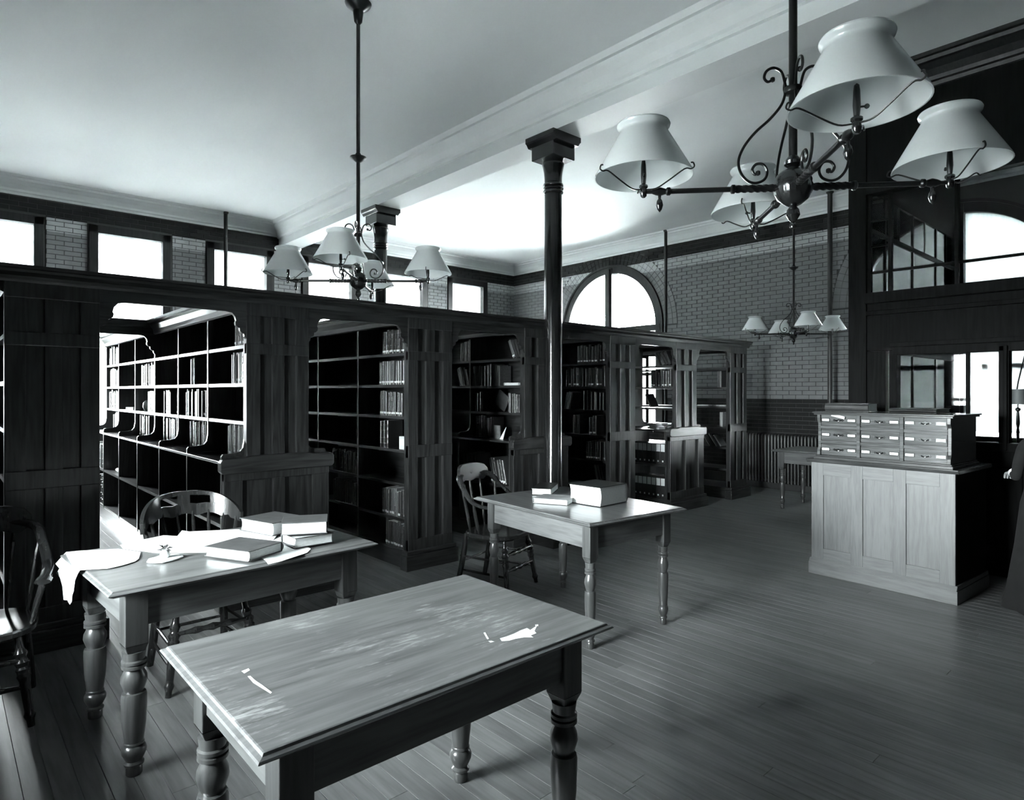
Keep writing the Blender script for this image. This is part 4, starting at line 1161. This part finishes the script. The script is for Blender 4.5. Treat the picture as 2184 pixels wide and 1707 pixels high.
lying('book', xC + .08, BAYS[0] + .19, SHZ[5], .15, .22, .03, .05, COV[4], 'pale book lying flat beside the bright spines of the fourth bookcase')
o = lying('box', xB + .07, BAYS[0] + .10, SHZ[3], .12, .09, .115, .1, mat('white_card', g(.62), .6), 'small white card box on a middle shelf of the dark bookcase', 'box', False)
lying('folio', xA + .05, 8.45, 1.2, .001, .001, .001, 0, CG, 'x') if False else None
# folio leaning in the fourth bookcase
fo = MB().box(-.006, .006, -.09, .09, 0, .17).build('folio', CG, None, bevel=.002); fo.location = (xC + .05, BAYS[0] + .42, SHZ[4] + .012); fo.rotation_euler = (math.radians(30), 0, 0); fo.location.z += .036
tag(fo, 'large dark folio leaning across the shelf of the fourth bookcase', 'folio')
pm = MB().prism([(-.045, 0), (.045, 0), (.048, .14), (-.042, .14)], lambda y_, z_: (.004 * math.sin(z_ * 30), y_, z_), lambda y_, z_: (.004 * math.sin(z_ * 30) + .012, y_, z_)).build('pamphlet', mottled('grey_paper', .20, .30, 30, .8)); pm.location = (xCl + .10, BAYS[0] + .33, 1.0525)
tag(pm, 'grey pamphlet propped upright on the ledge behind the column', 'pamphlet')
pm = MB().prism([(0, 0), (.05, 0), (.10, .13)], lambda y_, z_: (0, -y_, z_), lambda y_, z_: (.006, -y_, z_)).build('paper_wedge', PAPER); pm.location = (xCl + .08, BAYS[0] + .27, 1.0525); tag(pm, 'white folded sheet leaning beside the grey pamphlet', 'paper')
# loose stack on the sixth bookcase ledge
zl = 1.0525
for k, (dy, ly, t_, m_, lb) in enumerate(((.20, .20, .03, COV[4], 'bottom'), (.16, .24, .022, CDK, 'middle'), (.20, .22, .025, COV[4], 'top'))):
    lying('book', xEl + .12, BAYS[0] + dy + .03, zl, .17, ly, t_, .1 * k - .1, m_, 'book lying %smost of the small pile on the sixth bookcase ledge' % ('up' if lb == 'top' else 'lower' if lb == 'bottom' else 'middle ').replace('middle most', 'middlemost')); zl += t_ + .0006
pm = MB().box(-.09, .09, -.012, .012, 0, .19).build('atlas', CDK, None, bevel=.002); pm.location = (xE + .12, BAYS[0] + .40, SHZ[4] + .004); pm.rotation_euler = (-.45, 0, 0); pm.location.z += .006; tag(pm, 'black atlas leaning against the bright window gap of the sixth bookcase', 'atlas')
for k, y_ in enumerate((.16, .42)): lying('book', xFx + .10, BAYS[0] + y_, SHZ[4], .16, .20, .022, 0, COV[4], 'pale thin book lying flat on the last bookcase, %s of two' % ('nearer' if k == 0 else 'further'))
for k in range(2):
    o = MB().lathe([(.018, 0), (.024, .006), (.026, .03), (.020, .045), (.010, .05)], 16).build('small_pot', mat('white_china', g(.75), .2), None, True); o.location = (xA + .06, BAYS[1] + .13 + k * .06, SHZ[5] + .001); tag(o, 'small white pot on the second bay shelf, %s of the pair' % ('nearer' if k == 0 else 'further'), 'pot')
o = MB().lathe([(.03, 0), (.045, .02), (.055, .05), (.05, .09), (.03, .115), (.01, .12)], 18).build('round_jar', mat('white_china', g(.75), .2), None, True); o.location = (xA + .07, BAYS[3] + .66, SHZ[4] + .001); tag(o, 'rounded white jar beside bright volumes in the bay beyond the lintel', 'jar')
bd = MB().box(-.012, .012, 0, .20, 0, .25).build('grey_folder', CG, None, bevel=.002); bd.location = (xAl + .05, BAYS[4] + .10, .601); tag(bd, 'grey board folder standing under the ledge of the far bays', 'folder')
rl = MB().lathe([(.022, -.08), (.022, .08)], 14, axis='y').build('paper_roll', PAPER, None, True); rl.location = (xAl + .07, BAYS[4] + .44, .624); tag(rl, 'white paper roll lying under the ledge beside the grey folder', 'paper roll')

# --- books on the tables
def corner_book(p_near_l, p_near, z, long_, short_, t_, m, label):
    a, b_ = onZ(*p_near_l, z), onZ(*p_near, z)
    d_ = (a - b_); d_.z = 0; L = d_.length; d_.normalize()
    nrm = Vector((d_.y, -d_.x, 0))          # away from the viewer
    if nrm.x * CA + nrm.y * SA < 0: nrm = -nrm
    c_ = b_ + d_ * (long_ / 2) + nrm * (short_ / 2)
    return c_, math.atan2(d_.y, d_.x)
def table_book(pl, pn, z, long_, short_, t_, m, label, spine_far=True):
    c_, an = corner_book(pl, pn, z, long_, short_, t_, m, label)
    return lying('book', c_.x, c_.y, z, long_, short_, t_, an + PI, m, label)
TZ = TH + .0008
table_book((435, 1187), (530, 1200), TZ + .0055, .27, .21, .046, CG, 'grey-covered book lying nearest the edge of the papered table')
table_book((512, 1132), (580, 1145), TZ + .0055, .28, .23, .068, CG, 'thick grey book at the back of the papered table')
table_book((640, 1170), (712, 1158), TZ + .0055, .20, .17, .050, CDK, 'dark book lying under the square book on the papered table')
table_book((611, 1143), (698, 1138), TZ + .058, .22, .20, .060, CG, 'square book lying on top of a dark one on the papered table')
table_book((1212, 1072), (1280, 1083), TZ, .275, .30, .130, CDK, 'very thick black dictionary on the small table')
table_book((1133, 1073), (1210, 1079), TZ, .25, .20, .035, COV[4], 'pale flat book at the bottom beside the dictionary')
lying('book', 3.45, 3.45, TZ, .15, .33, .050, math.radians(-56), CDK, 'slim black lettered book behind the pale one on the small table')
M2 = M_
p_ = M2 @ Vector((.30, uy - .17, CH + uh))
lying('book', p_.x, p_.y, CH + uh, .34, .25, .07, cang + PI / 2 + .1, CB, 'large ribbed leather volume lying on the card catalogue')
p_ = M2 @ Vector((.38, -.17, CH + uh))
lying('portfolio', p_.x, p_.y, CH + uh, .34, .30, .035, cang + PI / 2, CDK, 'flat black portfolio on the right end of the card catalogue', 'portfolio')

# --- papers on the left table
def sheet(pixels, z, label, hang=None, curl=.004, seed=0):
    P = [onZ(px, py, z) for px, py in pixels]
    n_ = len(P); c_ = sum((p for p in P), Vector()) / n_
    mb = MB(); R = random.Random(seed)
    vs = [tuple(c_ + Vector((0, 0, .002)))]; rings = 4
    for k in range(1, rings + 1):
        for p in P:
            q = c_ + (p - c_) * (k / rings); vs.append((q.x, q.y, z + curl * (.3 + .7 * R.random()) * (1 if k == rings else .6)))
    fs = [(0, 1 + i, 1 + (i + 1) % n_) for i in range(n_)]
    for k in range(1, rings):
        for i in range(n_):
            a = 1 + (k - 1) * n_ + i; a2 = 1 + (k - 1) * n_ + (i + 1) % n_; fs.append((a, a + n_, a2 + n_, a2))
    mb.add(vs, fs)
    o = mb.build('paper_sheet', PAPER, None, False)
    s_ = o.modifiers.new('thick', 'SOLIDIFY'); s_.thickness = .0009; s_.offset = 0
    return tag(o, label, 'paper')
sheet([(388, 1132), (404, 1135), (513, 1130), (545, 1134), (592, 1142), (580, 1156), (530, 1166), (440, 1180), (385, 1181), (330, 1180), (262, 1172), (256, 1164), (300, 1153), (349, 1143), (378, 1145)], TZ, 'broad white sheet spread in the middle of the papered table', seed=2, curl=.003)
sheet([(556, 1191), (566, 1197), (572, 1206), (600, 1199), (655, 1181), (663, 1172), (640, 1160), (600, 1146), (575, 1158)], TZ, 'folded letter at the near edge of the papered table', seed=3, curl=.004)
# sheet draped over the left end
topo = [(168, 1175), (253, 1171), (300, 1178), (296, 1192), (288, 1198), (262, 1206), (231, 1213), (190, 1215)]
mb = MB()
zt = TZ + .004
e_far, e_near = onZ(141, 1178, zt), onZ(170, 1217, zt)
P = [Vector((e_near.x, e_near.y, zt)), Vector((e_far.x, e_far.y, zt))] + [onZ(px, py, zt) for px, py in topo]
xh = min(e_far.x, e_near.x) - .012
hangpx = [(118, 1203), (127, 1213), (120, 1223), (128, 1233), (133, 1250), (136, 1280), (144, 1281), (149, 1290), (153, 1284), (154, 1270), (157, 1262), (160, 1238), (165, 1226)]
H_ = [onX(px, py, xh) for px, py in hangpx]
mb.add([tuple(p) for p in P], [tuple(range(len(P)))])
allp = [P[1]] + H_ + [P[0]]
cc = (P[0] + P[1]) / 2 + Vector((-.006, 0, -.03))
mb.add([tuple(cc)] + [tuple(p) for p in allp], [(0, i, i + 1) for i in range(1, len(allp))] + [(0, len(allp), 1)])
o = mb.build('paper_sheet', PAPER); s_ = o.modifiers.new('thick', 'SOLIDIFY'); s_.thickness = .0009; s_.offset = 0
tag(o, 'torn white sheet hanging over the left end of the papered table', 'paper')
# little ornament standing on a pale base
op = onZ(352, 1194, TZ)
orn = thing('ornament', 'small dark leafy ornament on a pale base on the papered table', 'ornament', (op.x, op.y, TZ), .5)
MB().lathe([(.05, 0), (.058, .004), (.056, .008), (.03, .010)], 18, mod=lambda a, z: 1 + .35 * abs(math.cos(a)) + .05 * math.sin(7 * a)).build('base', mat('plaster_white', g(.7), .6), orn)
MB().lathe([(.016, .008), (.022, .02), (.020, .035), (.012, .045)], 12).build('cup', mat('white_china', g(.75), .2), orn, True)
ml = mat('dark_leaf', g(.03), .4)
for k in range(9):
    a = k * 2.4; rr = .012 + .022 * (k % 3) / 2
    lf = MB().add([(0, 0, 0), (.012, -.008, .006), (.030, 0, .002), (.012, .008, .006), (.012, 0, .010)], [(0, 1, 4), (1, 2, 4), (2, 3, 4), (3, 0, 4), (0, 3, 2, 1)])
    o = lf.build('leaf', ml, orn); o.location = (.006 * math.cos(a), .006 * math.sin(a), .036 + .004 * k * .6); o.rotation_euler = (0, -.5 + .25 * (k % 3), a)

# ================================================================== RADIATOR, PIPES
rad = thing('radiator', 'ribbed cast-iron radiator under the brick end wall', 'radiator', (XE - .17, 0, 0))
mb = MB()
for s_ in (-1, 1):
    for k in (0,): mb.tube(smoothpath([(s_ * .045, 0, .10), (s_ * .045, 0, .45), (s_ * .045, 0, .80), (s_ * .03, 0, .845), (0, 0, .86)], 4), .019, 8)
mb.tube([(-.045, 0, .13), (.045, 0, .13)], .022, 8)
sec = mesh(mb, 'section', RADM, True)
y = 3.0
while y < 5.40:
    inst('section', sec, rad, (0, y, 0)); y += .0525
MB().box(-.07, .07, 2.96, 5.42, 0, .10).build('base', RADM, rad, bevel=.006)
MB().tube([(0, 2.97, .84), (0, 5.40, .84)], .014, 8).build('top_header', RADM, rad, True)
def pipe(x, y, z0, z1, r, label):
    t = thing('steam_pipe', label, 'pipe', (x, y, 0), 0, 'vertical steam pipes')
    MB().lathe([(r, z0), (r, z1)], 14).build('pipe', PIPEM, t, True)
    MB().lathe([(r, z1 - .03), (r * 1.4, z1 - .02), (r * 1.6, z1)], 16).build('collar', PIPEM, t, True)
pipe(XE - .20, 6.79, 0, 4.50 - .001, .028, 'vertical pipe at the right shoulder of the arched window')
pipe(XE - .30, 3.86, .0, 4.50 - .001, .034, 'thick vertical pipe at the right end of the brick wall')
pipe(3.52, YW - .20, 0, 4.50 - .001, .03, 'vertical pipe between two windows of the far left wall')

# ================================================================== OFFICE BEHIND THE PARTITION
dsk = thing('standing_desk', 'high desk inside the office behind the glazed hatch', 'desk', (7.62, .95, 0))
MB().box(-.32, .32, -.6, .6, 1.00, 1.03).build('desk_top', DARKPANEL, dsk, bevel=.004)
MB().box(-.29, .29, -.56, .56, .86, 1.00).build('drawer_case', DARKPANEL, dsk)
for sx in (-1, 1):
    for sy in (-1, 1): MB().box(sx * .25 - .025, sx * .25 + .025, sy * .5 - .025, sy * .5 + .025, 0, .86).build('leg', DARKPANEL, dsk)
lp = onX(2171, 900, 7.45)
lam = thing('desk_lamp', 'lamp with a grey shade seen through the office hatch', 'lamp', (lp.x, lp.y, 1.0305))
LS = mat('lamp_shade_grey', g(.18), .6)
MB().lathe([(.055, .40), (.050, .54), (.048, .54), (.053, .40)], 24, caps=False).build('shade', LS, lam, True)
MB().lathe([(.05, 0), (.05, .012), (.02, .02), (.010, .06), (.014, .14), (.008, .18), (.016, .22), (.012, .30), (.008, .33), (.02, .345), (.02, .36), (.006, .37), (.006, .42)], 18).build('stem', IRON, lam, True)
MB().tube(smoothpath([(.0, 0, .42), (.0, .005, .55), (.0, -.03, .75), (0, -.10, 1.10), (0, -.2, 1.6)], 5), .006, 6).build('gas_hose', IRON, lam, True)

# ================================================================== PERSON at the right picture edge
PXP = 2246; dP = 4.45
lP = (PXP - CX) / FPX
pp = Vector((dP * (CA + SA * lP), dP * (SA - CA * lP), 0))
fac = math.atan2(CA, -SA)     # local +Y of the figure points to the viewer's left
per = thing('person', 'person in a dark long dress with white cuffs, cut by the right edge', 'person', pp, YAW + PI / 2 - .5)
SKIN = mat('skin', g(.40), .5); DRESS = mottled('dark_dress', .004, .009, 20, .95); HAIR = mat('dark_hair', g(.02), .45)
# body: one continuous skinned surface (local: faces -Y, x = her left/right)
V = [(0, 0, .86), (0, 0, 1.0), (0, .01, 1.12), (0, .01, 1.215), (0, .0, 1.27), (0, -.005, 1.31),           # 0..5 spine, neck
     (.085, .01, 1.205), (.155, .01, 1.175), (.19, .0, 1.04), (.20, -.03, .93), (.195, -.14, .94), (.19, -.20, .945),   # 6..11 left arm
     (-.085, .01, 1.205), (-.155, .01, 1.175), (-.195, .01, 1.04), (-.20, -.02, .92), (-.20, -.06, .80), (-.195, -.08, .74),
     (.085, 0, .80), (.09, -.005, .45), (.09, .01, .08), (.09, -.10, .035), (-.085, 0, .80), (-.09, -.005, .45), (-.09, .01, .08), (-.09, -.10, .035)]
Ed = [(0, 1), (1, 2), (2, 3), (3, 4), (4, 5), (3, 6), (6, 7), (7, 8), (8, 9), (9, 10), (10, 11), (3, 12), (12, 13), (13, 14), (14, 15), (15, 16), (16, 17), (0, 18), (18, 19), (19, 20), (20, 21), (0, 22), (22, 23), (23, 24), (24, 25)]
RD = [(.145, .105), (.115, .085), (.135, .095), (.12, .085), (.048, .048), (.046, .048), (.06, .06), (.05, .05), (.040, .040), (.034, .034), (.028, .028), (.022, .024), (.06, .06), (.05, .05), (.040, .040), (.034, .034), (.026, .026), (.022, .024), (.085, .085), (.06, .06), (.04, .04), (.035, .03), (.085, .085), (.06, .06), (.04, .04), (.035, .03)]
me = bpy.data.meshes.new('body'); me.from_pydata(V, Ed, []); me.materials.append(DRESS)
body = bpy.data.objects.new('body', me); col.objects.link(body); body.parent = per
sk = body.modifiers.new('skin', 'SKIN'); me.skin_vertices if me.skin_vertices else None
if not me.skin_vertices: 
    bpy.context.view_layer.objects.active = body
for i, r_ in enumerate(RD):
    sv = me.skin_vertices[0].data[i]; sv.radius = r_
    sv.use_root = (i == 0)
ss = body.modifiers.new('sub', 'SUBSURF'); ss.levels = 2; ss.render_levels = 2
sk.use_smooth_shade = True
# head with face
mb = MB(); n, mrow = 20, 16; vs = []; fs = []
for j in range(mrow + 1):
    t_ = PI * j / mrow
    for k in range(n):
        a = 2 * PI * k / n
        x_ = .072 * math.sin(t_) * math.cos(a); y_ = .088 * math.sin(t_) * math.sin(a); z_ = .115 * math.cos(t_)
        if z_ < 0: x_ *= 1 - .35 * (z_ / -.115) ** 1.5; y_ = y_ * (1 - .15 * (z_ / -.115)) 
        if y_ < 0:
            y_ -= .020 * math.exp(-(x_ / .012) ** 2 - ((z_ + .012) / .022) ** 2)      # nose
            y_ += .010 * (math.exp(-((x_ - .03) / .014) ** 2 - ((z_ - .012) / .012) ** 2) + math.exp(-((x_ + .03) / .014) ** 2 - ((z_ - .012) / .012) ** 2))
            y_ -= .006 * math.exp(-(x_ / .02) ** 2 - ((z_ + .058) / .010) ** 2)
        vs.append((x_, y_ - .01, z_ + 1.385))
for j in range(mrow):
    for k in range(n):
        k2 = (k + 1) % n; fs.append((j * n + k, j * n + k2, (j + 1) * n + k2, (j + 1) * n + k))
hd_ = MB().add(vs, fs).build('head', SKIN, per, True)
for s_ in (-1, 1):
    MB().lathe([(.001, -.008), (.006, -.005), (.009, 0), (.006, .005), (.001, .008)], 10, (s_ * .029, -.082, 1.398)).build('eye', mat('eye_dark', g(.03), .2), hd_, True)
    MB().lathe([(.002, -.028), (.010, -.015), (.012, .008), (.006, .026), (.001, .03)], 10, (s_ * .074, .004, 1.385)).build('ear', SKIN, hd_, True)
MB().box(-.018, .018, -.089, -.080, 1.325, 1.330).build('mouth', mat('lips', g(.18), .5), hd_, bevel=.002)
mb = MB(); vs = []; fs = []
for j in range(10):
    t_ = PI * .60 * j / 9
    for k in range(n):
        a = 2 * PI * k / n; fr_ = max(0, -math.sin(a)); lim = PI * (.60 - .26 * fr_); tt = min(t_, lim)
        vs.append((.080 * math.sin(tt) * math.cos(a), .096 * math.sin(tt) * math.sin(a) + .002, .120 * math.cos(tt) + 1.388))
for j in range(9):
    for k in range(n):
        k2 = (k + 1) % n; fs.append((j * n + k, j * n + k2, (j + 1) * n + k2, (j + 1) * n + k))
mb.add(vs, fs); mb.lathe([(.005, -.035), (.03, -.025), (.04, 0), (.03, .025), (.005, .035)], 14, (0, .095, 1.42)); mb.build('hair', HAIR, per, True)
sk_p = [(.125, .97), (.150, .90), (.185, .75), (.215, .45), (.26, .12), (.285, .02), (.275, .015), (.2, .02)]
MB().lathe(sk_p, 36, mod=lambda a, z: 1 + (.03 + .05 * (1 - z)) * math.sin(9 * a) * (1 if z < .9 else .2)).build('skirt', DRESS, per, True)
MB().lathe([(.118, .955), (.122, .965), (.122, .99), (.118, 1.0)], 30, mod=lambda a, z: 1 - .24 * abs(math.sin(a))).build('belt', mat('belt_grey', g(.08), .4), per, True)
CUFF = mat('white_cuff', g(.70), .7)
def hand(wrist, dirv, side, nm):
    w_ = Vector(wrist); dv = Vector(dirv).normalized(); sd = dv.cross(Vector((0, 0, 1))).normalized() if abs(dv.z) < .9 else Vector((0, 1, 0))
    up_ = sd.cross(dv).normalized(); mb = MB()
    P0, P1 = w_, w_ + dv * .085
    vs = []; fs = []
    for i in range(5):
        c_ = P0.lerp(P1, i / 4); ww = (.022, .030, .038, .040, .036)[i]; hh = (.018, .016, .015, .014, .011)[i]
        for k in range(10):
            a = 2 * PI * k / 10; vs.append(c_ + sd * ww * math.cos(a) + up_ * hh * math.sin(a))
    for i in range(4):
        for k in range(10):
            k2 = (k + 1) % 10; fs.append((i * 10 + k, i * 10 + k2, i * 10 + 10 + k2, i * 10 + 10 + k))
    fs.append(tuple(range(10))); fs.append(tuple(range(40, 50))); mb.add(vs, fs)
    for q, (off, L) in enumerate(((-.028, .062), (-.010, .072), (.009, .068), (.027, .054))):
        b0 = P1 + sd * off - dv * .01; m1 = b0 + dv * L * .45 - up_ * .006; m2 = m1 + dv * L * .28 - up_ * .012; e_ = m2 + dv * L * .2 - up_ * .016
        mb.tube(smoothpath([b0, m1, m2, e_], 3), [.0088 - .0028 * i / 9 for i in range(10)], 8)
    t0 = w_ + dv * .025 + sd * side * .026; mb.tube(smoothpath([t0, t0 + dv * .022 + sd * side * .022 - up_ * .004, t0 + dv * .048 + sd * side * .026 - up_ * .012, t0 + dv * .066 + sd * side * .020 - up_ * .020], 3), [.0105 - .003 * i / 9 for i in range(10)], 8)
    o = mb.build('hand', SKIN, per, True)
    a_ = w_ - dv * .05
    MB().tube([a_, a_ + dv * .052], [.034, .031], 16).build('cuff', CUFF, per, True)
    return o
hand((.19, -.205, .945), (.0, -1, -.15), 1, 'l')
hand((-.195, -.082, .735), (0, -.25, -1), -1, 'r')
